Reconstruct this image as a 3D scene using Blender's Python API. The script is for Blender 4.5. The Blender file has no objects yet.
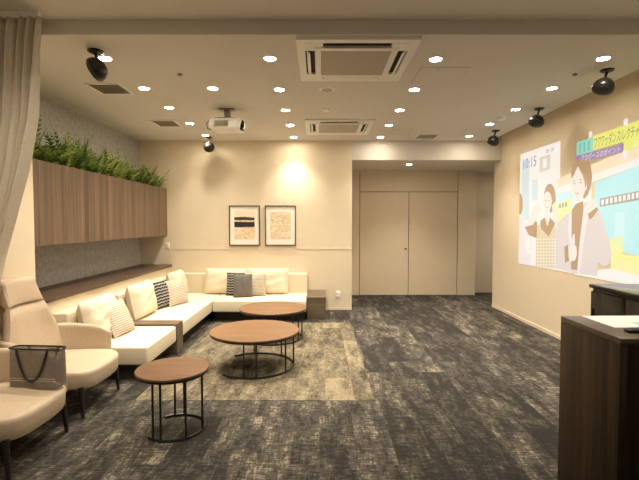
import bpy, bmesh, math, random
from mathutils import Vector, Matrix, Euler
random.seed(7)
SC = bpy.context.scene
COL = SC.collection
PI = math.pi
R = math.radians

def lin(r, g, b):
    def f(c):
        c /= 255.0
        return c/12.92 if c <= 0.04045 else ((c+0.055)/1.055)**2.4
    return (f(r), f(g), f(b), 1.0)

# ------------------------------------------------------------------ materials
def new_mat(name):
    m = bpy.data.materials.new(name); m.use_nodes = True
    nt = m.node_tree
    return m, nt, nt.nodes['Principled BSDF']

def N(nt, typ, **kw):
    n = nt.nodes.new(typ)
    for k, v in kw.items():
        if k in n.inputs: n.inputs[k].default_value = v
        else: setattr(n, k, v)
    return n

def plain(name, col, rough=0.6, metal=0.0, noise=0.0, scale=40, bump=0.0, bscale=200, spec=0.5, emit=None, estr=0, alpha=1.0):
    m, nt, b = new_mat(name)
    b.inputs['Base Color'].default_value = col
    b.inputs['Roughness'].default_value = rough
    b.inputs['Metallic'].default_value = metal
    b.inputs['Specular IOR Level'].default_value = spec
    b.inputs['Alpha'].default_value = alpha
    if emit:
        b.inputs['Emission Color'].default_value = emit
        b.inputs['Emission Strength'].default_value = estr
    tc = N(nt, 'ShaderNodeTexCoord')
    if noise:
        t = N(nt, 'ShaderNodeTexNoise', Scale=scale, Detail=4.0)
        nt.links.new(tc.outputs['Object'], t.inputs['Vector'])
        r = N(nt, 'ShaderNodeValToRGB')
        r.color_ramp.elements[0].position = .3; r.color_ramp.elements[1].position = .7
        r.color_ramp.elements[0].color = tuple(c*(1-noise) for c in col[:3])+(1,)
        r.color_ramp.elements[1].color = tuple(min(1, c*(1+noise)) for c in col[:3])+(1,)
        nt.links.new(t.outputs['Fac'], r.inputs['Fac']); nt.links.new(r.outputs['Color'], b.inputs['Base Color'])
    if bump:
        t2 = N(nt, 'ShaderNodeTexNoise', Scale=bscale, Detail=3.0)
        nt.links.new(tc.outputs['Object'], t2.inputs['Vector'])
        bp = N(nt, 'ShaderNodeBump', Strength=bump, Distance=0.005)
        nt.links.new(t2.outputs['Fac'], bp.inputs['Height']); nt.links.new(bp.outputs['Normal'], b.inputs['Normal'])
    return m

def wood(name, dark, light, axis='Z', freq=30, rough=.4, stretch=.06, contrast=(.32, .68), spec=.5):
    """straight grain running along AXIS"""
    m, nt, b = new_mat(name)
    tc = N(nt, 'ShaderNodeTexCoord'); mp = N(nt, 'ShaderNodeMapping')
    sc = [1, 1, 1]; sc['XYZ'.index(axis)] = stretch
    mp.inputs['Scale'].default_value = sc
    nt.links.new(tc.outputs['Object'], mp.inputs['Vector'])
    t = N(nt, 'ShaderNodeTexNoise', Scale=freq, Detail=6.0, Roughness=.65)
    t2 = N(nt, 'ShaderNodeTexNoise', Scale=freq*.22, Detail=2.0)
    nt.links.new(mp.outputs['Vector'], t.inputs['Vector']); nt.links.new(mp.outputs['Vector'], t2.inputs['Vector'])
    mx = N(nt, 'ShaderNodeMath', operation='MULTIPLY_ADD'); mx.inputs[1].default_value = .6
    ml = N(nt, 'ShaderNodeMath', operation='MULTIPLY'); ml.inputs[1].default_value = .4
    nt.links.new(t2.outputs['Fac'], ml.inputs[0]); nt.links.new(t.outputs['Fac'], mx.inputs[0]); nt.links.new(ml.outputs[0], mx.inputs[2])
    r = N(nt, 'ShaderNodeValToRGB')
    r.color_ramp.elements[0].position, r.color_ramp.elements[1].position = contrast
    r.color_ramp.elements[0].color = dark; r.color_ramp.elements[1].color = light
    nt.links.new(mx.outputs[0], r.inputs['Fac']); nt.links.new(r.outputs['Color'], b.inputs['Base Color'])
    b.inputs['Roughness'].default_value = rough
    b.inputs['Specular IOR Level'].default_value = spec
    return m

def carpet(name, dark, mid, light, cover, seed):
    """distressed tufted tile carpet: blotches with a horizontal weave, each plank tile shifted"""
    m, nt, b = new_mat(name)
    L = nt.links.new
    tc = N(nt, 'ShaderNodeTexCoord')
    # plank tiles 0.25 x 1.0 m, running away from the door
    rot = N(nt, 'ShaderNodeMapping'); rot.inputs['Rotation'].default_value = (0, 0, PI/2); rot.inputs['Location'].default_value = (seed, seed*.37, 0)
    L(tc.outputs['Object'], rot.inputs['Vector'])
    br = N(nt, 'ShaderNodeTexBrick', Scale=1.0)
    br.inputs['Mortar Size'].default_value = 0.0
    br.inputs['Brick Width'].default_value = 1.0; br.inputs['Row Height'].default_value = .25
    br.inputs['Color1'].default_value = (0, 0, 0, 1); br.inputs['Color2'].default_value = (1, 1, 1, 1)
    br.offset = .33
    L(rot.outputs['Vector'], br.inputs['Vector'])
    off = N(nt, 'ShaderNodeVectorMath', operation='SCALE'); off.inputs['Scale'].default_value = 13.7
    L(br.outputs['Color'], off.inputs[0])
    add = N(nt, 'ShaderNodeVectorMath', operation='ADD')
    L(tc.outputs['Object'], add.inputs[0]); L(off.outputs[0], add.inputs[1])
    # blotch
    mp1 = N(nt, 'ShaderNodeMapping'); mp1.inputs['Scale'].default_value = (9.5, 2.8, 1); L(add.outputs[0], mp1.inputs['Vector'])
    n1 = N(nt, 'ShaderNodeTexNoise', Scale=1.0, Detail=5.0, Roughness=.62); L(mp1.outputs[0], n1.inputs['Vector'])
    # weave strokes across and along
    mp2 = N(nt, 'ShaderNodeMapping'); mp2.inputs['Scale'].default_value = (14, 70, 1); L(add.outputs[0], mp2.inputs['Vector'])
    n2 = N(nt, 'ShaderNodeTexNoise', Scale=1.0, Detail=3.0, Roughness=.7); L(mp2.outputs[0], n2.inputs['Vector'])
    mp3 = N(nt, 'ShaderNodeMapping'); mp3.inputs['Scale'].default_value = (75, 15, 1); L(add.outputs[0], mp3.inputs['Vector'])
    n3 = N(nt, 'ShaderNodeTexNoise', Scale=1.0, Detail=3.0, Roughness=.7); L(mp3.outputs[0], n3.inputs['Vector'])
    def mad(src, k, addsrc=None, c=0.0):
        q = N(nt, 'ShaderNodeMath', operation='MULTIPLY_ADD'); L(src, q.inputs[0]); q.inputs[1].default_value = k
        if addsrc is None: q.inputs[2].default_value = c
        else: L(addsrc, q.inputs[2])
        return q.outputs[0]
    v = mad(n1.outputs['Fac'], 1.25, None, cover-.30)
    v = mad(n2.outputs['Fac'], 1.05, v)
    v = mad(n3.outputs['Fac'], .70, v)
    sep = N(nt, 'ShaderNodeSeparateColor'); L(br.outputs['Color'], sep.inputs[0])
    v = mad(sep.outputs[0], .24, v)
    r = N(nt, 'ShaderNodeValToRGB')
    e = r.color_ramp.elements
    e[0].position = .86; e[0].color = dark
    e[1].position = 1.18 if False else 1.0; e[1].color = mid
    half = N(nt, 'ShaderNodeMath', operation='MULTIPLY'); L(v, half.inputs[0]); half.inputs[1].default_value = .4
    e[0].position = .455; e[1].position = .525
    x = e.new(.565); x.color = mid
    y = e.new(.63); y.color = light
    L(half.outputs[0], r.inputs['Fac'])
    L(r.outputs['Color'], b.inputs['Base Color'])
    b.inputs['Roughness'].default_value = .95; b.inputs['Specular IOR Level'].default_value = .15
    bp = N(nt, 'ShaderNodeBump', Strength=.35, Distance=.004); L(n2.outputs['Fac'], bp.inputs['Height']); L(bp.outputs['Normal'], b.inputs['Normal'])
    return m

def weave(name, a, bcol, zig, rows, thresh=.5, rough=.9, jitter=.15):
    """woven zigzag rows on an upright cushion, in its own local axes: ZIG turns per metre across, ROWS per metre up"""
    m, nt, b = new_mat(name); L = nt.links.new
    tc = N(nt, 'ShaderNodeTexCoord'); sp = N(nt, 'ShaderNodeSeparateXYZ'); L(tc.outputs['Object'], sp.inputs[0])
    def mt(op, x, y=None, z=None):
        q = N(nt, 'ShaderNodeMath', operation=op)
        for k, s in enumerate((x, y, z)):
            if s is None: continue
            if isinstance(s, (int, float)): q.inputs[k].default_value = s
            else: L(s, q.inputs[k])
        return q.outputs[0]
    xx = mt('PINGPONG', mt('ADD', sp.outputs['X'], 5.0), .5/zig)
    n = N(nt, 'ShaderNodeTexNoise', Scale=55.0, Detail=2.0); L(tc.outputs['Object'], n.inputs['Vector'])
    zz = mt('ADD', sp.outputs['Z'], mt('MULTIPLY', xx, .55*zig/rows))
    s = mt('SINE', mt('MULTIPLY', zz, 2*PI*rows))
    v = mt('ADD', mt('MULTIPLY_ADD', s, .5, .5), mt('MULTIPLY_ADD', n.outputs['Fac'], jitter*4, -2*jitter))
    r = N(nt, 'ShaderNodeValToRGB'); r.color_ramp.elements[0].position = max(0, thresh-.15); r.color_ramp.elements[1].position = min(1, thresh+.15)
    r.color_ramp.elements[0].color = a; r.color_ramp.elements[1].color = bcol
    L(v, r.inputs['Fac']); L(r.outputs['Color'], b.inputs['Base Color'])
    b.inputs['Roughness'].default_value = rough
    return m

def art(name, kind):
    m, nt, b = new_mat(name); L = nt.links.new
    tc = N(nt, 'ShaderNodeTexCoord'); sp = N(nt, 'ShaderNodeSeparateXYZ'); L(tc.outputs['Object'], sp.inputs[0])
    mp = N(nt, 'ShaderNodeMapping'); mp.inputs['Scale'].default_value = (4, 1, 11) if kind == 'navy' else (1.8, 1, 7); L(tc.outputs['Object'], mp.inputs['Vector'])
    n = N(nt, 'ShaderNodeTexNoise', Scale=1.0, Detail=5.0, Roughness=.65); L(mp.outputs[0], n.inputs['Vector'])
    r = N(nt, 'ShaderNodeValToRGB'); L(n.outputs['Fac'], r.inputs['Fac']); e = r.color_ramp.elements
    if kind == 'navy':
        e[0].position = .36; e[0].color = lin(205, 135, 85); e[1].position = .72; e[1].color = lin(240, 228, 205)
        for p, c in ((.42, (236, 214, 180)), (.47, (240, 226, 200)), (.495, (214, 160, 110)), (.53, (238, 222, 196))):
            x = e.new(p); x.color = lin(*c)
        q = N(nt, 'ShaderNodeMath', operation='MULTIPLY_ADD'); L(n.outputs['Fac'], q.inputs[0]); q.inputs[1].default_value = .07; L(sp.outputs['Z'], q.inputs[2])
        mr = N(nt, 'ShaderNodeMapRange'); mr.inputs['From Min'].default_value = -.205; mr.inputs['From Max'].default_value = .295
        L(q.outputs[0], mr.inputs['Value'])
        k = N(nt, 'ShaderNodeValToRGB'); L(mr.outputs[0], k.inputs['Fac']); f = k.color_ramp.elements
        f[0].position = .39; f[0].color = (0, 0, 0, 1); f[1].position = .80; f[1].color = (0, 0, 0, 1)
        for p, v in ((.42, 1), (.57, 1), (.59, .08), (.635, .12), (.65, 1), (.725, .95), (.75, 0)):
            x = f.new(p); x.color = (v, v, v, 1)
        t = N(nt, 'ShaderNodeValToRGB'); L(mr.outputs[0], t.inputs['Fac']); g = t.color_ramp.elements   # plain paper above the bands
        g[0].position = .72; g[0].color = (0, 0, 0, 1); g[1].position = .76; g[1].color = (1, 1, 1, 1)
        m1 = N(nt, 'ShaderNodeMix', data_type='RGBA'); L(t.outputs['Color'], m1.inputs['Factor']); L(r.outputs['Color'], m1.inputs[6]); m1.inputs[7].default_value = lin(240, 229, 208)
        m2 = N(nt, 'ShaderNodeMix', data_type='RGBA'); L(k.outputs['Color'], m2.inputs['Factor']); L(m1.outputs[2], m2.inputs[6]); m2.inputs[7].default_value = lin(38, 40, 46)
        L(m2.outputs[2], b.inputs['Base Color'])
    else:
        e[0].position = .30; e[0].color = lin(120, 102, 76); e[1].position = .75; e[1].color = lin(242, 232, 208)
        for p, c in ((.36, (205, 178, 136)), (.42, (238, 224, 196)), (.475, (236, 222, 194)), (.495, (186, 158, 116)), (.515, (238, 226, 200)), (.58, (214, 190, 150)), (.64, (242, 232, 208))):
            x = e.new(p); x.color = lin(*c)
        L(r.outputs['Color'], b.inputs['Base Color'])
    b.inputs['Roughness'].default_value = .8
    return m

WALL = (0.80, 0.70, 0.54, 1)
M = {}
M['wall'] = plain('wall paint', WALL, .85, noise=.015, scale=6, bump=.05, bscale=350, spec=.2)
M['wall_far'] = plain('recess panel laminate', (0.74, 0.63, 0.475, 1), .6, noise=.02, scale=5, spec=.3)
M['ceil'] = plain('ceiling paint', (0.71, 0.68, 0.63, 1), .9, noise=.015, scale=5, spec=.1)
M['niche'] = plain('grey plaster wallpaper', (0.48, 0.465, 0.44, 1), .9, noise=.16, scale=22, bump=.25, bscale=120, spec=.2)
M['seam'] = plain('dark seam', (0.03, 0.026, 0.02, 1), .8)
M['carpet'] = carpet('distressed charcoal carpet', (0.028, 0.0255, 0.023, 1), (0.074, 0.066, 0.055, 1), (0.25, 0.218, 0.165, 1), -.09, 0.0)
M['rug'] = carpet('distressed beige carpet', (0.055, 0.046, 0.034, 1), (0.145, 0.122, 0.083, 1), (0.27, 0.226, 0.152, 1), .05, 3.1)
M['walnut'] = wood('walnut vertical', (0.055, 0.034, 0.021, 1), (0.235, 0.155, 0.100, 1), 'Z', 42, .45, .02, (.36, .66))
M['darkwood'] = wood('dark wood shelf', (0.050, 0.030, 0.020, 1), (0.115, 0.073, 0.049, 1), 'Y', 30, .4, .06)
M['boxwood'] = wood('grey brown wood', (0.075, 0.052, 0.036, 1), (0.20, 0.145, 0.10, 1), 'X', 34, .4, .06)
M['tabletop'] = wood('warm oak top', (0.115, 0.058, 0.027, 1), (0.245, 0.132, 0.064, 1), 'X', 26, .38, .10)
M['counter'] = wood('espresso vertical', (0.009, 0.005, 0.003, 1), (0.068, 0.040, 0.020, 1), 'Z', 26, .45, .03, (.38, .64), .25)
M['countertop'] = wood('espresso top', (0.045, 0.028, 0.018, 1), (0.10, 0.066, 0.044, 1), 'X', 30, .3, .08)
M['sofa'] = plain('cream upholstery', (0.73, 0.655, 0.505, 1), .8, noise=.02, scale=60, bump=.12, bscale=500, spec=.25)
M['cushion'] = plain('cream cushion cloth', (0.73, 0.655, 0.505, 1), .85, noise=.03, scale=30, bump=.15, bscale=300, spec=.2)
M['chair'] = plain('tan leatherette', (0.53, 0.425, 0.31, 1), .5, noise=.04, scale=40, bump=.10, bscale=300, spec=.4)
M['black'] = plain('black metal', (0.012, 0.011, 0.010, 1), .4, noise=.1, scale=60)
M['blackleg'] = plain('black stained wood', (0.016, 0.012, 0.010, 1), .45, noise=.2, scale=50)
M['plinth'] = plain('black plinth', (0.02, 0.017, 0.015, 1), .7, noise=.1, scale=50)
M['pillow_dark'] = weave('charcoal chevron cloth', (0.018, 0.019, 0.022, 1), (0.36, 0.34, 0.31, 1), 14, 24, .68)
M['pillow_light'] = weave('oatmeal woven cloth', (0.33, 0.28, 0.22, 1), (0.62, 0.55, 0.45, 1), 24, 44, .40, jitter=.25)
M['pillow_grey'] = plain('slate cloth', (0.145, 0.132, 0.115, 1), .9, noise=.25, scale=120, bump=.2, bscale=400)
M['white'] = plain('white plastic', (0.90, 0.88, 0.84, 1), .45, noise=.01, scale=20)
M['grille'] = plain('grey beige grille', (0.50, 0.46, 0.38, 1), .6, noise=.05, scale=90)
M['void'] = plain('dark opening', (0.02, 0.018, 0.016, 1), .8)
M['gloss'] = plain('black gloss', (0.008, 0.007, 0.007, 1), .14, noise=.1, scale=10, spec=.35)
M['spk'] = plain('black speaker plastic', (0.014, 0.013, 0.012, 1), .3, noise=.1, scale=80)
M['mesh'] = plain('black speaker mesh', (0.02, 0.02, 0.02, 1), .6, noise=.3, scale=300)
M['metalgrey'] = plain('grey metal', (0.35, 0.33, 0.30, 1), .4, .7, noise=.03, scale=30)
M['frame'] = plain('dark pewter frame', (0.10, 0.085, 0.065, 1), .4, .3, noise=.08, scale=50)
M['mat'] = plain('white mat board', (0.93, 0.90, 0.83, 1), .8, noise=.01, scale=50)
M['art_navy'] = art('seascape bands', 'navy'); M['art_sand'] = art('sand ripples', 'sand')
M['curtain'] = plain('taupe curtain cloth', (0.66, 0.595, 0.49, 1), .9, noise=.05, scale=50, bump=.15, bscale=350, spec=.15)
M['bag'] = plain('smoky translucent fabric', (0.20, 0.175, 0.145, 1), .3, noise=.15, scale=70, alpha=.70)
M['bagdots'] = plain('pale studs', (0.5, 0.4, 0.32, 1), .5, noise=.05)
M['paper'] = plain('white paper', (0.88, 0.89, 0.90, 1), .7, noise=.01, scale=30)
M['paperprint'] = plain('pale blue print', (0.45, 0.62, 0.72, 1), .7, noise=.05, scale=60)
M['soil'] = plain('dark moss', (0.03, 0.035, 0.015, 1), .95, noise=.3, scale=60)
M['leaf_a'] = plain('fern green', (0.25, 0.36, 0.065, 1), .5, noise=.45, scale=14)
M['leaf_b'] = plain('deep green', (0.10, 0.19, 0.035, 1), .5, noise=.45, scale=14)
M['leaf_c'] = plain('olive green', (0.40, 0.47, 0.12, 1), .5, noise=.4, scale=14)
LAMP = (1.0, 0.88, 0.715)
M['lamp'] = plain('lit diffuser', (0.9, 0.85, 0.7, 1), .5, noise=.01, emit=(1, .85, .64, 1), estr=185.0)

# ------------------------------------------------------------------ mesh helpers
def nb(): return bmesh.new()

def xform(vs, mat):
    for v in vs: v.co = mat @ v.co

def box(bm, x0, x1, y0, y1, z0, z1, bev=0.0, seg=2, mat=None):
    r = bmesh.ops.create_cube(bm, size=1.0)
    vs = r['verts']
    for v in vs:
        v.co = Vector(((x0+x1)/2+v.co.x*(x1-x0), (y0+y1)/2+v.co.y*(y1-y0), (z0+z1)/2+v.co.z*(z1-z0)))
    if bev > 0:
        es = list({e for v in vs for e in v.link_edges})
        q = bmesh.ops.bevel(bm, geom=es, offset=bev, segments=seg, profile=.5, affect='EDGES')
        vs = list({v for f in q['faces'] for v in f.verts} | {v for v in vs if v.is_valid})
        # the flat faces' verts are shared with the bevel faces, so vs holds all
    if mat is not None: xform(vs, mat)
    return vs

def tube(bm, pts, rad, n=8, closed=False, cap=True):
    pts = [Vector(p) for p in pts]
    rads = rad if isinstance(rad, (list, tuple)) else [rad]*len(pts)
    rings = []
    m = len(pts)
    up = Vector((0, 0, 1))
    prev = None
    for i, p in enumerate(pts):
        if closed: d = (pts[(i+1) % m]-pts[i-1])
        else: d = pts[min(i+1, m-1)]-pts[max(i-1, 0)]
        d.normalize()
        a = prev if prev is not None else (up if abs(d.z) < .95 else Vector((1, 0, 0)))
        a = (a - d*a.dot(d))
        if a.length < 1e-4: a = Vector((1, 0, 0)) - d*d.x
        a.normalize(); prev = a
        b2 = d.cross(a)
        rings.append([bm.verts.new(p + (a*math.cos(2*PI*k/n)+b2*math.sin(2*PI*k/n))*rads[i]) for k in range(n)])
    rng = range(m if closed else m-1)
    for i in rng:
        A, B = rings[i], rings[(i+1) % m]
        for k in range(n):
            bm.faces.new((A[k], A[(k+1) % n], B[(k+1) % n], B[k]))
    if cap and not closed:
        bm.faces.new(list(reversed(rings[0]))); bm.faces.new(rings[-1])
    return [v for r in rings for v in r]

def lathe(bm, prof, n=32, center=(0, 0, 0), mat=None):
    """prof: list of (r, z); closed at the ends when r == 0 or capped"""
    rings = []
    for r, z in prof:
        if r < 1e-6: rings.append([bm.verts.new((0, 0, z))])
        else: rings.append([bm.verts.new((r*math.cos(2*PI*k/n), r*math.sin(2*PI*k/n), z)) for k in range(n)])
    for A, B in zip(rings, rings[1:]):
        for k in range(n):
            a = A[k % len(A)], A[(k+1) % len(A)]; b2 = B[k % len(B)], B[(k+1) % len(B)]
            vs = [a[0]]
            if len(A) > 1: vs.append(a[1])
            if len(B) > 1: vs.append(b2[1])
            vs.append(b2[0])
            if len(vs) > 2: bm.faces.new(vs)
    if len(rings[0]) > 1: bm.faces.new(list(reversed(rings[0])))
    if len(rings[-1]) > 1: bm.faces.new(rings[-1])
    allv = [v for r in rings for v in r]
    if mat is not None: xform(allv, mat)
    else: xform(allv, Matrix.Translation(center))
    return allv

def obj(name, bm, mat, parent=None, smooth=False, loc=None, rot=None):
    bmesh.ops.recalc_face_normals(bm, faces=bm.faces[:])
    me = bpy.data.meshes.new(name); bm.to_mesh(me); bm.free()
    mats = mat if isinstance(mat, (list, tuple)) else [mat]
    for q in mats: me.materials.append(M[q] if isinstance(q, str) else q)
    if smooth:
        me.polygons.foreach_set('use_smooth', [True]*len(me.polygons))
        me.set_sharp_from_angle(angle=R(40))
    o = bpy.data.objects.new(name, me); COL.objects.link(o)
    if parent: o.parent = parent
    if loc: o.location = loc
    if rot: o.rotation_euler = rot
    return o

def tag(o, label, cat, group=None):
    o['label'] = label; o['category'] = cat
    if group: o['group'] = group
    return o

def thing(name, label, cat, loc=(0, 0, 0), rz=0, group=None, rot=None):
    o = bpy.data.objects.new(name, None); COL.objects.link(o)
    o.empty_display_size = .1
    o.location = loc; o.rotation_euler = rot if rot else (0, 0, rz)
    return tag(o, label, cat, group)

def bx(name, x0, x1, y0, y1, z0, z1, mat, parent=None, bev=0.0, seg=2, rel=None):
    """one box as an object; its origin is put at its own centre so that grain differs"""
    bm = nb(); c = ((x0+x1)/2, (y0+y1)/2, (z0+z1)/2)
    box(bm, x0-c[0], x1-c[0], y0-c[1], y1-c[1], z0-c[2], z1-c[2], bev, seg)
    return obj(name, bm, mat, parent, smooth=bev > 0, loc=c)

def struct(o): o['kind'] = 'structure'; return o

def copy_tree(o, parent=None):
    c = o.copy(); COL.objects.link(c)
    if parent: c.parent = parent
    for ch in list(o.children): copy_tree(ch, c)
    return c

# ------------------------------------------------------------------ room shell
CZ = 2.92; YB = 7.43; YD = 8.97
struct(bx('floor', -3.4, 4.9, -3.0, 9.6, -.1, 0, 'carpet')).location = (.75, 3.3, -.05)
struct(bx('ceiling', -3.3, 2.93, 3.28, YB, CZ, 3.16, 'ceil'))
struct(bx('ceiling_near', -3.3, 3.3, -3.0, 3.28, 3.028, 3.16, 'ceil'))
struct(bx('ceiling_recess', 2.93, 3.3, 3.28, YB, 3.10, 3.16, 'ceil'))
struct(bx('ceiling_soffit', .56, 4.9, YB, 9.6, 2.59, 3.16, 'ceil'))
struct(bx('wall_left', -3.3, -2.62, -3.0, 3.95, 0, 3.16, 'wall'))
struct(bx('wall_left_niche', -3.3, -3.1, 3.95, YB, 0, 3.16, 'niche'))
struct(bx('wall_back', -3.3, .56, YB, 9.2, 0, 3.16, 'wall'))
struct(bx('wall_right', 3.12, 3.3, -3.0, 7.72, 0, 3.16, 'wall'))
struct(bx('wall_recess', .56, 3.20, 9.0, 9.2, 0, 2.6, 'seam'))
struct(bx('wall_corridor', 3.20, 4.9, 9.3, 9.5, 0, 2.6, 'wall_far'))
struct(bx('trim_1', .56, .833, YD, 9.02, 0, 2.59, 'wall_far'))
struct(bx('trim_2', .846, 2.871, YD, 9.02, 2.164, 2.59, 'wall_far'))
struct(bx('trim_3', 2.885, 3.26, YD, 9.30, 0, 2.59, 'wall_far'))
d1 = bx('door_1', .846, 1.853, YD, 9.02, .004, 2.152, 'wall_far'); struct(d1)
d2 = bx('door_2', 1.866, 2.871, YD, 9.02, .004, 2.152, 'wall_far'); struct(d2)
bm = nb(); lathe(bm, [(0, 0), (.020, 0), (.020, .012), (.014, .016), (0, .016)], 16, mat=Matrix.Translation((1.80-d1.location.x, YD-d1.location.y, .97-d1.location.z)) @ Matrix.Rotation(PI/2, 4, 'X'))
h = obj('door_lock', bm, 'black', d1, True); h['label'] = 'small round dark lock'
struct(bx('trim_4', -2.56, .56, YB-.007, YB+.01, 1.060, 1.069, 'wall'))
struct(bx('baseboard_back', -.0, .56, YB-.006, YB+.01, 0, .045, 'wall'))
struct(bx('baseboard_right', 3.112, 3.13, 2.0, 7.72, 0, .045, 'wall'))

# wall plates
def plate(name, label, x, z, w, h_, cat, slots):
    t = thing(name, label, cat, (x, YB, z))
    bm = nb(); box(bm, -w/2, w/2, -.009, 0, -h_/2, h_/2, .003); obj('cover_plate', bm, 'white', t, True)
    bm = nb()
    for zz in slots: box(bm, -.017, .017, -.013, -.008, zz-.016, zz+.016, .002)
    obj('socket' if cat == 'outlet' else 'rocker', bm, 'white' if cat != 'outlet' else 'mat', t, True)
plate('wall_outlet', 'white double wall outlet low beside the wooden end table', .322, .268, .075, .12, 'outlet', (-.026, .026))
plate('light_switch', 'white light switch plate on back wall below the end of the walnut cabinet', -2.625, 1.112, .07, .12, 'switch', (-.02, .02))

# ------------------------------------------------------------------ niche: hanging cabinet, ferns, ledge
cab = thing('wall_cabinet', 'long walnut wall cabinet hung across the niche below the ferns', 'cabinet', (-2.86, 5.69, 1.30))
bm = nb(); box(bm, -.235, .205, -1.735, 1.735, 0, .75); obj('carcass', bm, 'walnut', cab)
# three plain door leaves, grain upright
for k in range(6):
    y0 = -1.74+k*.58; bm = nb(); box(bm, .206, .230, y0+.0006, y0+.5794, -.004, .80, .0008, 1); obj('door_panel', bm, 'walnut', cab, loc=(0, 0, 0))
for q in (-1.72, 1.72): bm = nb(); box(bm, -.235, .204, q-.02, q+.02, .751, .80); obj('planter_end', bm, 'walnut', cab)

def frond(bm, base, az, length, lift, droop, leaflets, lw, mi):
    d = Vector((math.cos(az), math.sin(az), 0)); pts = []
    for i in range(leaflets+1):
        t = i/leaflets
        pts.append(base + d*(length*math.sin(lift)*0 + length*t*math.cos(lift)) + Vector((0, 0, length*(math.sin(lift)*t - droop*t*t))))
    side = Vector((-d.y, d.x, 0))
    for i in range(1, leaflets+1):
        t = i/leaflets; p = pts[i]; q = pts[i-1]
        w = lw*(math.sin(PI*min(1, .12+.88*t))**.7)*(1.05-t*.35)+.004
        dirv = (p-q).normalized()
        for s in (-1, 1):
            tip = p + side*s*w + dirv*w*.45 + Vector((0, 0, -w*.22))
            a = q.lerp(p, .15); b2 = q.lerp(p, .95)
            m1 = (b2+tip)*.5 + dirv*w*.12; 
            f = bm.faces.new([bm.verts.new(v) for v in (a, b2, m1, tip)]); f.material_index = mi

def blade(bm, base, az, length, lean, w, mi):
    d = Vector((math.cos(az), math.sin(az), 0)); side = Vector((-d.y, d.x, 0))
    prev = None; n = 5
    for i in range(n+1):
        t = i/n
        c = base + d*lean*length*t*t + Vector((0, 0, length*(t-.25*lean*t*t)))
        ww = w*(1-t)**.6+.0006
        cur = (bm.verts.new(c-side*ww), bm.verts.new(c+side*ww))
        if prev:
            f = bm.faces.new((prev[0], prev[1], cur[1], cur[0])); f.material_index = mi
        prev = cur

ordn = ['first', 'second', 'third', 'fourth', 'fifth', 'sixth', 'seventh', 'eighth', 'ninth', 'tenth', 'eleventh']
fy = [4.12, 4.43, 4.74, 5.05, 5.36, 5.67, 5.98, 6.29, 6.60, 6.91, 7.20]
look = ['tall bushy fern with upright arching fronds', 'leafy fern with broad dark fronds', 'mixed fern with short fronds', 'spiky grassy plant with thin upright blades', 'low fern with fine dark leaves',
        'bright olive fern with spreading fronds', 'bright green bushy fern', 'low olive fern', 'dark low fern with few blades', 'soft green fern', 'fern spilling over the cabinet end']
for i, y in enumerate(fy):
    rnd = random.Random(100+i)
    t = thing('fern_plant', look[i]+', '+ordn[i]+' from the curtain on the cabinet top', 'plant', (-2.82, y, 2.05), group='ferns along the cabinet top')
    bm = nb(); lathe(bm, [(0, 0), (.11, 0), (.125, .03), (.10, .05), (0, .06)], 14); obj('root_ball', bm, 'soil', t, True)
    bm = nb()
    big = [1.4, 1.25, 1.25, 1.25, 1.1, 1.25, 1.3, 1.1, 1.1, 1.1, 1.15][i]
    for k in range(40):
        az = rnd.uniform(0, 2*PI); L_ = rnd.uniform(.24, .46)*big
        b0 = Vector((rnd.uniform(-.09, .12), rnd.uniform(-.13, .13), .045))
        mi = rnd.choice([0, 0, 1, 1, 2] if i not in (5, 6, 7) else [0, 2, 2, 1, 0])
        frond(bm, b0, az, L_, rnd.uniform(.7, 1.45), rnd.uniform(.12, .6), 9, rnd.uniform(.034, .060), mi)
    for k in range(46 if i == 3 else 22 if i in (0, 2) else 8):
        blade(bm, Vector((rnd.uniform(-.09, .1), rnd.uniform(-.12, .12), .06)), rnd.uniform(0, 2*PI), rnd.uniform(.2, .36)*big, rnd.uniform(.1, .7), rnd.uniform(.005, .009), rnd.choice([0, 1, 1]))
    for v in bm.verts:       # leaves press against the wall behind and the cabinet ends
        v.co.x = max(-.268, v.co.x); v.co.y = max(3.962-y, min(7.422-y, v.co.y)); 
        if v.co.x > .16: v.co.z = max(v.co.z, .055)
    obj('foliage', bm, ['leaf_a', 'leaf_b', 'leaf_c'], t)

led = thing('wall_ledge', 'cream boxed ledge with dark wood top running behind the sofa', 'ledge', (-2.83, 5.69, 0))
bm = nb(); box(bm, -.27, .255, -1.74, 1.74, 0, .757); obj('ledge_base', bm, 'wall', led)
bm = nb(); box(bm, -.27, .28, -1.74, 1.74, .758, .794, .003); o = obj('ledge_top', bm, 'darkwood', led, True); o['label'] = 'dark brown wood top'

# ------------------------------------------------------------------ floor rug
rug = bx('area_rug', -1.57, .47, 3.60, 6.46, .0005, .0035, 'rug')
tag(rug, 'large pale beige distressed carpet inset under the round coffee tables', 'rug')

# ------------------------------------------------------------------ sectional sofa
def softbox(bm, x0, x1, y0, y1, z0, z1, r=.03, crown=.0):
    vs = box(bm, x0, x1, y0, y1, z0, z1, r, 4)
    return vs

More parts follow.
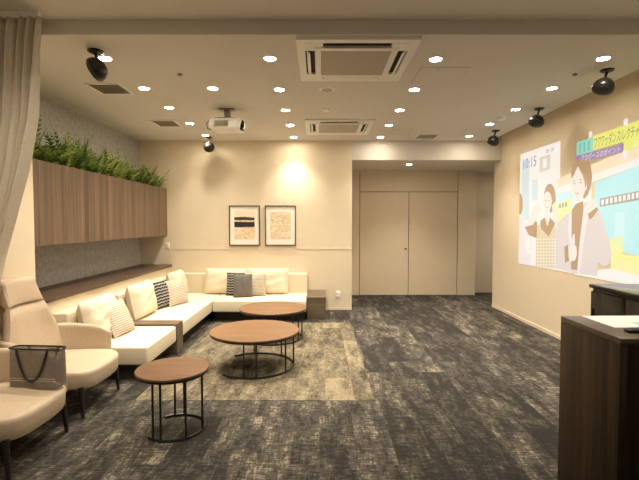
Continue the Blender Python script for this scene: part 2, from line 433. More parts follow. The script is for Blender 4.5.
def module(name, label, y0, y1, x0, x1, seats, backs, plinth):
    cx, cy = (x0+x1)/2, (y0+y1)/2
    t = thing(name, label, 'sofa', (cx, cy, 0), group='sections of the cream corner sofa')
    for s in seats:
        bm = nb(); softbox(bm, s[0]-cx, s[1]-cx, s[2]-cy, s[3]-cy, s[4], s[5], .022); obj('seat', bm, 'sofa', t, True)
    for s in backs:
        bm = nb(); softbox(bm, s[0]-cx, s[1]-cx, s[2]-cy, s[3]-cy, s[4], s[5], .022); obj('backrest', bm, 'sofa', t, True)
    for s in plinth:
        bm = nb(); box(bm, s[0]-cx, s[1]-cx, s[2]-cy, s[3]-cy, s[4], s[5]); obj('plinth', bm, 'plinth', t)
    return t
SX = -1.64; SB = -2.545; SZ = .33
module('sofa_section', 'cream sofa section nearest the armchairs with an open end', 4.05, 4.885, SB, SX,
       [(-2.385, SX, 4.05, 4.885, .15, SZ)], [(SB, -2.39, 4.05, 4.885, .15, .655)], [(-2.50, SX-.13, 4.12, 4.87, 0, .15)])
module('sofa_section', 'long cream corner sofa section between wooden side box and back wall', 5.115, 7.42, SB, SX,
       [(-2.385, SX, 5.115, 7.255, .15, SZ)], [(SB, -2.39, 5.115, 7.42, .15, .655), (-2.386, SX, 7.26, 7.42, .15, .655)], [(-2.50, SX-.13, 5.13, 7.40, 0, .15)])
module('sofa_section', 'cream sofa section along the back wall below the two pictures', 6.50, 7.42, SX+.005, -.205,
       [(SX+.005, -.205, 6.50, 7.255, .15, SZ)], [(SX+.005, -.205, 7.26, 7.42, .15, .655)], [(SX+.01, -.225, 6.63, 7.40, 0, .15)])

def endbox(label, x0, x1, y0, y1, z1):
    cx, cy = (x0+x1)/2, (y0+y1)/2; hx, hy = (x1-x0)/2, (y1-y0)/2
    t = thing('side_box', label, 'side table', (cx, cy, 0), group='wooden boxes between the sofa sections')
    bm = nb(); box(bm, -hx, hx, -hy, hy, z1-.03, z1, .002); obj('top_board', bm, 'boxwood', t)
    bm = nb(); box(bm, -hx+.001, hx-.001, -hy+.001, hy-.001, 0, z1-.03); obj('body', bm, 'boxwood', t)
endbox('low grey-brown wooden box between the two cream sofa sections along the ledge', -2.545, -1.635, 4.895, 5.105, .35)
endbox('low grey-brown wooden end table at the sofa end near the wall outlet', -.195, .10, 6.68, 7.42, .35)

# ------------------------------------------------------------------ cushions
def pillow_mesh(w, h, t, pinch=.05, wr=.004, seed=0, p=2.6, edge=.0):
    """upright pillow: width on x, height on z (0..h), thickness on y"""
    rnd = random.Random(seed); ph = [rnd.uniform(0, 6.28) for _ in range(6)]
    bm = nb(); n = 18
    def pos(i, j, s):
        u = -1+2*i/n; v = -1+2*j/n
        # sides bow inwards between the corners
        sx = 1-pinch*(1-v*v)*0.6; sz = 1-pinch*(1-u*u)*0.6
        prof = (max(0, 1-abs(u)**p)**.55)*(max(0, 1-abs(v)**p)**.55)
        y = s*(t/2*prof + edge)
        y += s*prof*wr*(math.sin(7*u+ph[0]+3*v)+math.sin(9*v+ph[1]-4*u)+.7*math.sin(15*(u+v)+ph[2]))
        x = u*w/2*sx; z = h/2+v*h/2*sz
        return Vector((x, y, z))
    G = {}
    for s in (-1, 1):
        for i in range(n+1):
            for j in range(n+1):
                if s == 1 and (i in (0, n) or j in (0, n)): G[s, i, j] = G[-1, i, j]
                else: G[s, i, j] = bm.verts.new(pos(i, j, s if not (i in (0, n) or j in (0, n)) else 0))
    for s in (-1, 1):
        for i in range(n):
            for j in range(n):
                q = [G[s, i, j], G[s, i+1, j], G[s, i+1, j+1], G[s, i, j+1]]
                bm.faces.new(q if s == -1 else q[::-1])
    return bm

def pillow(name, label, cat, w, h, t, loc, rz, lean, mat, group, seed=0, pinch=.05, wr=.004, roll=0, p=2.6):
    bm = pillow_mesh(w, h, t, pinch, wr, seed, p)
    m = Matrix.Rotation(rz, 4, 'Z') @ Matrix.Rotation(-lean, 4, 'X') @ Matrix.Rotation(roll, 4, 'Y')
    xform(bm.verts, Matrix.Rotation(roll, 4, 'Y') if roll else Matrix.Identity(4))
    o = obj(name, bm, mat, None, True)
    o.rotation_euler = (Matrix.Rotation(rz, 4, 'Z') @ Matrix.Rotation(-lean, 4, 'X')).to_euler()
    o.location = loc
    tag(o, label, cat, group)
    # rest on the seat
    bpy.context.view_layer.update()
    lo = min((o.matrix_world @ v.co).z for v in o.data.vertices)
    o.location.z += loc[2]-lo
    return o
G1 = 'cream back cushions of the corner sofa'
# front (local -y) faces the room: left run faces +x -> rz = +90 deg; lean tips the top towards the backrest
E1 = R(90)
pillow('back_cushion', 'plump cream back cushion on the sofa section nearest the armchairs', 'cushion', .62, .43, .22, (-2.21, 4.385, SZ), E1, R(12), 'cushion', G1, 1, .03, .006, p=4)
pillow('back_cushion', 'cream back cushion just behind the wooden side box', 'cushion', .62, .43, .22, (-2.21, 5.43, SZ), E1, R(12), 'cushion', G1, 2, .03, .006, p=4)
pillow('back_cushion', 'cream back cushion in the sofa corner behind the dark chevron pillow', 'cushion', .62, .43, .20, (-2.20, 6.76, SZ), E1, R(12), 'cushion', G1, 3, .03, .005, p=4)
pillow('back_cushion', 'cream back cushion on back wall sofa left of the grey pillow', 'cushion', .68, .43, .20, (-1.575, 7.10, SZ), 0, R(12), 'cushion', G1, 4, .03, .004, p=4)
pillow('back_cushion', 'cream back cushion on back wall sofa right of the throw pillows', 'cushion', .68, .43, .20, (-.86, 7.10, SZ), 0, R(12), 'cushion', G1, 5, .03, .004, p=4)
G2 = 'throw pillows on the corner sofa'
pillow('throw_pillow', 'oatmeal woven throw pillow on the section nearest the armchairs', 'pillow', .40, .38, .13, (-2.06, 4.53, SZ), R(84), R(24), 'pillow_light', G2, 11, .08, .002)
pillow('throw_pillow', 'charcoal chevron throw pillow leaning in the sofa corner by the ledge', 'pillow', .40, .38, .13, (-2.15, 5.98, SZ), R(80), R(14), 'pillow_dark', G2, 12, .08, .002)
pillow('throw_pillow', 'oatmeal woven throw pillow leaning beside the charcoal one near the ledge', 'pillow', .40, .38, .13, (-2.02, 6.17, SZ), R(66), R(20), 'pillow_light', G2, 13, .08, .002)
pillow('throw_pillow', 'charcoal chevron throw pillow behind the plain grey one on back sofa', 'pillow', .38, .38, .11, (-1.335, 6.92, SZ), R(-8), R(10), 'pillow_dark', G2, 14, .08, .002)
pillow('throw_pillow', 'plain slate grey throw pillow at the front on back wall sofa', 'pillow', .30, .37, .10, (-1.215, 6.785, SZ), R(12), R(10), 'pillow_grey', G2, 15, .08, .002)
pillow('throw_pillow', 'pale patterned throw pillow half hidden behind the slate grey one', 'pillow', .36, .38, .10, (-1.04, 6.905, SZ), R(6), R(10), 'pillow_light', G2, 16, .08, .002)

# ------------------------------------------------------------------ round tables with C-shaped bases
def round_table(label, cx, cy, zt, r, rr, posts, rz, cat='table', name='coffee_table', off=(0, 0)):
    t = thing(name, label, cat, (cx, cy, .0038 if name == 'coffee_table' else 0), rz, 'round wood tables with black C-shaped bases')
    zt = zt - (.0038 if name == 'coffee_table' else 0)
    bm = nb(); lathe(bm, [(0, zt-.018), (r-.004, zt-.018), (r, zt-.014), (r, zt-.003), (r-.003, zt), (0, zt)], 64); obj('tabletop', bm, 'tabletop', t, True)
    bm = nb(); lathe(bm, [(0, zt-.036), (r-.012, zt-.036), (r-.004, zt-.031), (r-.004, zt-.0185), (0, zt-.019)], 64); obj('top_support', bm, 'black', t, True)
    bm = nb(); pts = []
    for k in range(49):
        a = R(-132+264*k/48); pts.append((off[0]+rr*math.cos(a), off[1]+rr*math.sin(a), .0105))
    tube(bm, pts, .0105, 8); obj('base_ring', bm, 'black', t, True)
    for a in posts:
        bm = nb(); a = R(a); p = (off[0]+rr*math.cos(a), off[1]+rr*math.sin(a))
        tube(bm, [(p[0], p[1], .012), (p[0], p[1], zt-.03)], .0085, 8); obj('leg', bm, 'black', t, True)
round_table('small round wood side table beside the armchairs, tallest and nearest', -1.075, 3.11, .452, .258, .208, (-118, -100, -53, -10, 91, 110), 0, 'table', 'side_table', (.018, 0))
round_table('large round wood coffee table in front, middle of the beige rug', -.68, 4.49, .388, .465, .405, (-97, -80, -33, 5, 52, 100), 0)
round_table('round wood coffee table nearest the back wall sofa', -.61, 5.60, .405, .437, .38, (-100, -78, -26, 5, 52, 98), 0)

# ------------------------------------------------------------------ lounge armchairs
def sstep(a, b, x):
    t = max(0, min(1, (x-a)/(b-a))); return t*t*(3-2*t)

def back_half(z):      # half width of the back at height z
    if z < .55: return .325
    if z < .83: return .325-(.325-.215)*(z-.55)/.28
    return .215-.022*(z-.83)/.22
def back_point(u, z):
    hw = back_half(z)
    x = -.305 - max(0, z-.36)*.19 + .085*abs(u)**2.4*(1-.6*sstep(.7, 1.05, z))
    return Vector((x, u*hw, z))
def shell_point(a, v):
    """low tub: a degrees round from the back (0) to an arm end (+-120); v 0 bottom .. 1 top"""
    top = .60 - .045*sstep(60, 120, abs(a)) - .03*sstep(104, 120, abs(a))
    z = .215 + (top-.215)*v
    ca, sa = math.cos(R(a)), math.sin(R(a))
    X_ = -.335*abs(ca)**.6 if abs(a) <= 90 else .20*(-ca/.5)**.85
    Y_ = .345*math.copysign(abs(sa)**.55, sa) if abs(a) <= 90 else .345*math.copysign(1, sa)*(1-.03*sstep(90, 120, abs(a)))
    X_ -= max(0, z-.36)*.19*(1-sstep(30, 90, abs(a)))
    Y_ *= 1 + .09*sstep(.22, .5, z)*sstep(50, 90, abs(a))
    return Vector((X_, Y_, z))

def make_chair(label, loc, rz):
    t = thing('armchair', label, 'armchair', loc, rz, 'tan lounge armchairs by the curtain')
    bm = nb(); NA, NV = 48, 8
    g = [[bm.verts.new(shell_point(-120+240*i/NA, j/NV)) for j in range(NV+1)] for i in range(NA+1)]
    for i in range(NA):
        for j in range(NV):
            bm.faces.new((g[i][j], g[i+1][j], g[i+1][j+1], g[i][j+1]))
    o = obj('arm_shell', bm, 'chair', t, True)
    md = o.modifiers.new('thick', 'SOLIDIFY'); md.thickness = .062; md.offset = 0
    md = o.modifiers.new('round', 'BEVEL'); md.width = .027; md.segments = 4; md.limit_method = 'ANGLE'; md.angle_limit = R(50)
    def pad(name, z0, z1, th, puff):
        bm = nb(); nu, nv = 24, 12
        def P(i, j, s):
            u, w = -1+2*i/nu, -1+2*j/nv
            p = back_point(u*.985, z0+(z1-z0)*j/nv)
            pr = (max(0, 1-abs(u)**8)*max(0, 1-abs(w)**8))**.5
            return p + Vector((s*(th*(.35+.65*pr)) + (puff*(1-u*u)*(1-w*w) if s > 0 else 0), 0, 0))
        F = {}
        for s in (-1, 1):
            for i in range(nu+1):
                for j in range(nv+1): F[s, i, j] = bm.verts.new(P(i, j, s))
            for i in range(nu):
                for j in range(nv): bm.faces.new((F[s, i, j], F[s, i+1, j], F[s, i+1, j+1], F[s, i, j+1]))
        rim = [(i, 0) for i in range(nu)]+[(nu, j) for j in range(nv)]+[(i, nv) for i in range(nu, 0, -1)]+[(0, j) for j in range(nv, 0, -1)]
        for k in range(len(rim)):
            a, b2_ = rim[k], rim[(k+1) % len(rim)]
            bm.faces.new((F[-1, a[0], a[1]], F[-1, b2_[0], b2_[1]], F[1, b2_[0], b2_[1]], F[1, a[0], a[1]]))
        o = obj(name, bm, 'chair', t, True); return o
    pad('backrest', .34, .8295, .048, .006)
    pad('headrest', .8305, 1.05, .047, .004)
    # seat: stacked rounded outline
    bm = nb(); rings = []; n = 48
    prof = [(.90, .228), (.965, .231), (.985, .245), (.99, .29), (1.0, .335), (.99, .355), (.96, .367), (.85, .374), (.4, .378)]
    for s, z in prof:
        ring = []
        for k in range(n):
            a = 2*PI*k/n; ca, sa = math.cos(a), math.sin(a)
            x = .325*math.copysign(abs(ca)**.42, ca); y = .33*math.copysign(abs(sa)**.42, sa)
            if x > 0: x += .035*(1-(y/.33)**2)
            else: x *= .82
            yk = 1 - (.13*(1-sstep(-.3, .1, x)))
            zz = z - .012*sstep(.2, .36, x) + .0
            ring.append(bm.verts.new((x*s, y*s*yk, zz)))
        rings.append(ring)
    for A, B in zip(rings, rings[1:]):
        for k in range(n): bm.faces.new((A[k], A[(k+1) % n], B[(k+1) % n], B[k]))
    bm.faces.new(rings[0][::-1]); bm.faces.new(rings[-1])
    obj('seat', bm, 'chair', t, True)
    for lx, ly in ((.275, .282), (.275, -.282), (-.25, .22), (-.25, -.22)):
        bm = nb(); tube(bm, [(lx+.018*math.copysign(1, lx), ly+.010*math.copysign(1, ly), 0), (lx, ly, .24)], [.0125, .021], 10); obj('leg', bm, 'blackleg', t, True)
    return t
make_chair('tan high-backed armchair standing beside the cream sofa end', (-2.12, 3.56, 0), 0)
make_chair('tan armchair in front, holding the dark tote bag', (-2.12, 2.76, 0), 0)

# tote bag on the nearer chair
bag = thing('tote_bag', 'dark see-through tote bag standing on the nearer tan armchair seat', 'bag', (-1.965, 2.965, .377), R(-4))
bag.scale = (1.06, 1.0, 1.0)
bm = nb(); P = []
for k, (z, wx, wy) in enumerate([(0, .165, .055), (.004, .17, .06), (.09, .172, .058), (.18, .174, .05), (.265, .176, .042)]):
    ring = []
    for q in range(40):
        a = 2*PI*q/40; ca, sa = math.cos(a), math.sin(a)
        ring.append(bm.verts.new((wx*math.copysign(abs(ca)**.35, ca), wy*math.copysign(abs(sa)**.35, sa), z + (.012*(1-ca*ca) if 0 else 0))))
    P.append(ring)
for A, B in zip(P, P[1:]):
    for k in range(40): bm.faces.new((A[k], A[(k+1) % 40], B[(k+1) % 40], B[k]))
bm.faces.new(P[0][::-1])
o = obj('bag_body', bm, 'bag', bag, True)
bm = nb()
tube(bm, [(v[0], v[1], .265) for v in [(.177*math.copysign(abs(math.cos(2*PI*q/40))**.35, math.cos(2*PI*q/40)), .043*math.copysign(abs(math.sin(2*PI*q/40))**.35, math.sin(2*PI*q/40))) for q in range(40)]], .006, 6, True)
obj('rim_band', bm, 'black', bag, True)
for s, yy in ((-1, -.058), (1, .058)):
    bm = nb(); pts = []
    for k in range(25):
        u = k/24; x = -.105+.21*u
        drop = .21*(1-(abs(2*u-1))**2.2)
        pts.append((x*(1+.25*(1-abs(2*u-1))*0), yy - s*-.012*math.sin(PI*u), .262-drop if s < 0 else .262-drop*.8))
    tube(bm, pts, .0085, 8); obj('handle', bm, 'black', bag, True)
bm = nb()
for k in range(26):
    box(bm, -.155+k*.0122, -.149+k*.0122, -.0655, -.058, .050, .056); box(bm, -.155+k*.0122, -.149+k*.0122, -.0655, -.058, .066, .070)
obj('stud_row', bm, 'bagdots', bag)

# ------------------------------------------------------------------ curtain
bm = nb(); NU, NV = 150, 44
def edge_x(z):   # free edge gathers towards the wall further down
    ks = [(0, -2.40), (.9, -2.40), (1.26, -2.345), (1.55, -2.26), (1.94, -2.14), (2.3, -2.06), (2.7, -2.025), (3.02, -2.0)]
    for (z0, x0), (z1, x1) in zip(ks, ks[1:]):
        if z <= z1: return x0+(x1-x0)*(z-z0)/(z1-z0)
    return ks[-1][1]
Gc = []
for i in range(NU+1):
    col = []
    for j in range(NV+1):
        z = .02+(2.99-.02)*j/NV; u = i/NU
        xr = edge_x(z); x = -2.60+(xr+2.60)*u
        amp = (.025+.027*sstep(1.0, 1.6, z))*(1-.35*sstep(2.85, 3.0, z))
        ph = 9*2*PI*u + 1.0*math.sin(2.2*z+4*u)
        y = 3.172 + amp*math.sin(ph) + .014*math.sin(2.3*ph+z*2)
        col.append(bm.verts.new((x+.008*math.cos(ph), y, z)))
    Gc.append(col)
for i in range(NU):
    for j in range(NV): bm.faces.new((Gc[i][j], Gc[i+1][j], Gc[i+1][j+1], Gc[i][j+1]))
cur = thing('curtain', 'taupe pleated curtain drawn aside beside the armchair', 'curtain', (-2.3, 3.165, 0))
xform(bm.verts, Matrix.Translation((2.3, -3.165, 0)))
o = obj('cloth', bm, 'curtain', cur, True); o.modifiers.new('thick', 'SOLIDIFY').thickness = .004
bm = nb(); box(bm, -.30, .28, -.02, .02, 2.985, 3.028); obj('curtain_rail', bm, 'white', cur)

# ------------------------------------------------------------------ pictures
def picture(label, x0, x1, z0, z1, artmat, aw0, aw1, ah0, ah1, seed):
    cx, cz = (x0+x1)/2, (z0+z1)/2; w, h_ = (x1-x0)/2, (z1-z0)/2
    t = thing('framed_picture', label, 'picture', (cx, YB, cz), group='pair of framed abstract prints')
    bm = nb(); fw = .018
    box(bm, -w, w, -.028, -.001, h_-fw, h_, .002); box(bm, -w, w, -.028, -.001, -h_, -h_+fw, .002)
    box(bm, -w, -w+fw, -.028, -.001, -h_+fw, h_-fw, .002); box(bm, w-fw, w, -.028, -.001, -h_+fw, h_-fw, .002)
    obj('frame', bm, 'frame', t, True)
    bm = nb(); box(bm, -w+fw-.001, w-fw+.001, -.014, -.002, -h_+fw-.001, h_-fw+.001); obj('mat_board', bm, 'mat', t)
    bm = nb(); box(bm, -(aw1-aw0)/2, (aw1-aw0)/2, -.017, -.014, -(ah1-ah0)/2, (ah1-ah0)/2)
    obj('print', bm, artmat, t, loc=((aw0+aw1)/2, 0, (ah0+ah1)/2))
picture('framed abstract print with a dark navy band over orange scribbles', -1.560, -1.026, 1.118, 1.811, 'art_navy', -.175, .175, -.23, .26, 1)
picture('framed abstract print of pale sandy ripples', -.939, -.407, 1.118, 1.811, 'art_sand', -.175, .175, -.23, .24, 2)

# ------------------------------------------------------------------ counter, paper, device, sideboard
ct = thing('reception_counter', 'tall dark espresso wood counter with papers on its top', 'counter', (1.325, 1.873, 0))
bm = nb(); box(bm, 0, 1.15, 0, .470, .970, 1.0, .002); obj('countertop', bm, 'countertop', ct, True)
bm = nb(); box(bm, 0.0, .032, .0, .468, 0, .969, .0015); obj('side_panel', bm, 'counter', ct, True)
bm = nb(); box(bm, .033, 1.15, .022, .04, 0, .969); obj('front_panel', bm, 'counter', ct)
bm = nb(); box(bm, .033, 1.15, .450, .467, 0, .969); obj('rear_panel', bm, 'counter', ct)
bm = nb(); box(bm, .033, .056, .006, .022, 0.0, .969); obj('corner_post', bm, 'counter', ct)

pp = thing('paper_sheets', 'white printed sheets lying on the dark counter top', 'paper', (1.59, 2.203, 1.0005), R(0))
bm = nb(); box(bm, -.155, .17, -.125, .138, 0, .0012); obj('lower_sheet', bm, 'paper', pp, rot=(0, 0, R(1)))
bm = nb(); box(bm, -.09, .18, -.125, .11, .0014, .0026); obj('upper_sheet', bm, 'paper', pp, rot=(0, 0, R(-5)))
bm = nb(); box(bm, .0, .16, -.10, -.02, .0027, .0031); obj('print_block', bm, 'paperprint', pp, rot=(0, 0, R(-5)))
rc = thing('remote_control', 'slim black remote control lying beside the papers on the counter', 'remote control', (1.515, 1.985, 1.0005), R(-4))
bm = nb(); box(bm, -.085, .085, -.020, .020, 0, .016, .006, 3); obj('body', bm, 'black', rc, True)
bm = nb()
for k in range(7):
    for q in (-.009, .009): box(bm, -.066+k*.021, -.056+k*.021, q-.004, q+.004, .0158, .0175)
obj('button', bm, 'mesh', rc)

sb = thing('sideboard', 'glossy black low sideboard against the projection wall behind the counter', 'cabinet', (2.60, 2.70, 0))
bm = nb(); box(bm, -.012, .50, -.01, 1.41, .893, .926, .003); obj('top_board', bm, 'gloss', sb, True)
bm = nb(); box(bm, .022, .50, 0, 1.40, .05, .893); obj('body', bm, 'gloss', sb)
bm = nb(); box(bm, .05, .49, .02, 1.38, 0, .05); obj('plinth', bm, 'plinth', sb)
for k in range(3):
    bm = nb(); box(bm, 0, .020, .004+k*.4667, .462+k*.4667, .055, .862, .002); d = obj('door', bm, 'gloss', sb, True)
    bm = nb(); box(bm, -.010, 0.001, .43+k*.4667, .44+k*.4667, .55, .70, .002); obj('handle', bm, 'black', d, True)

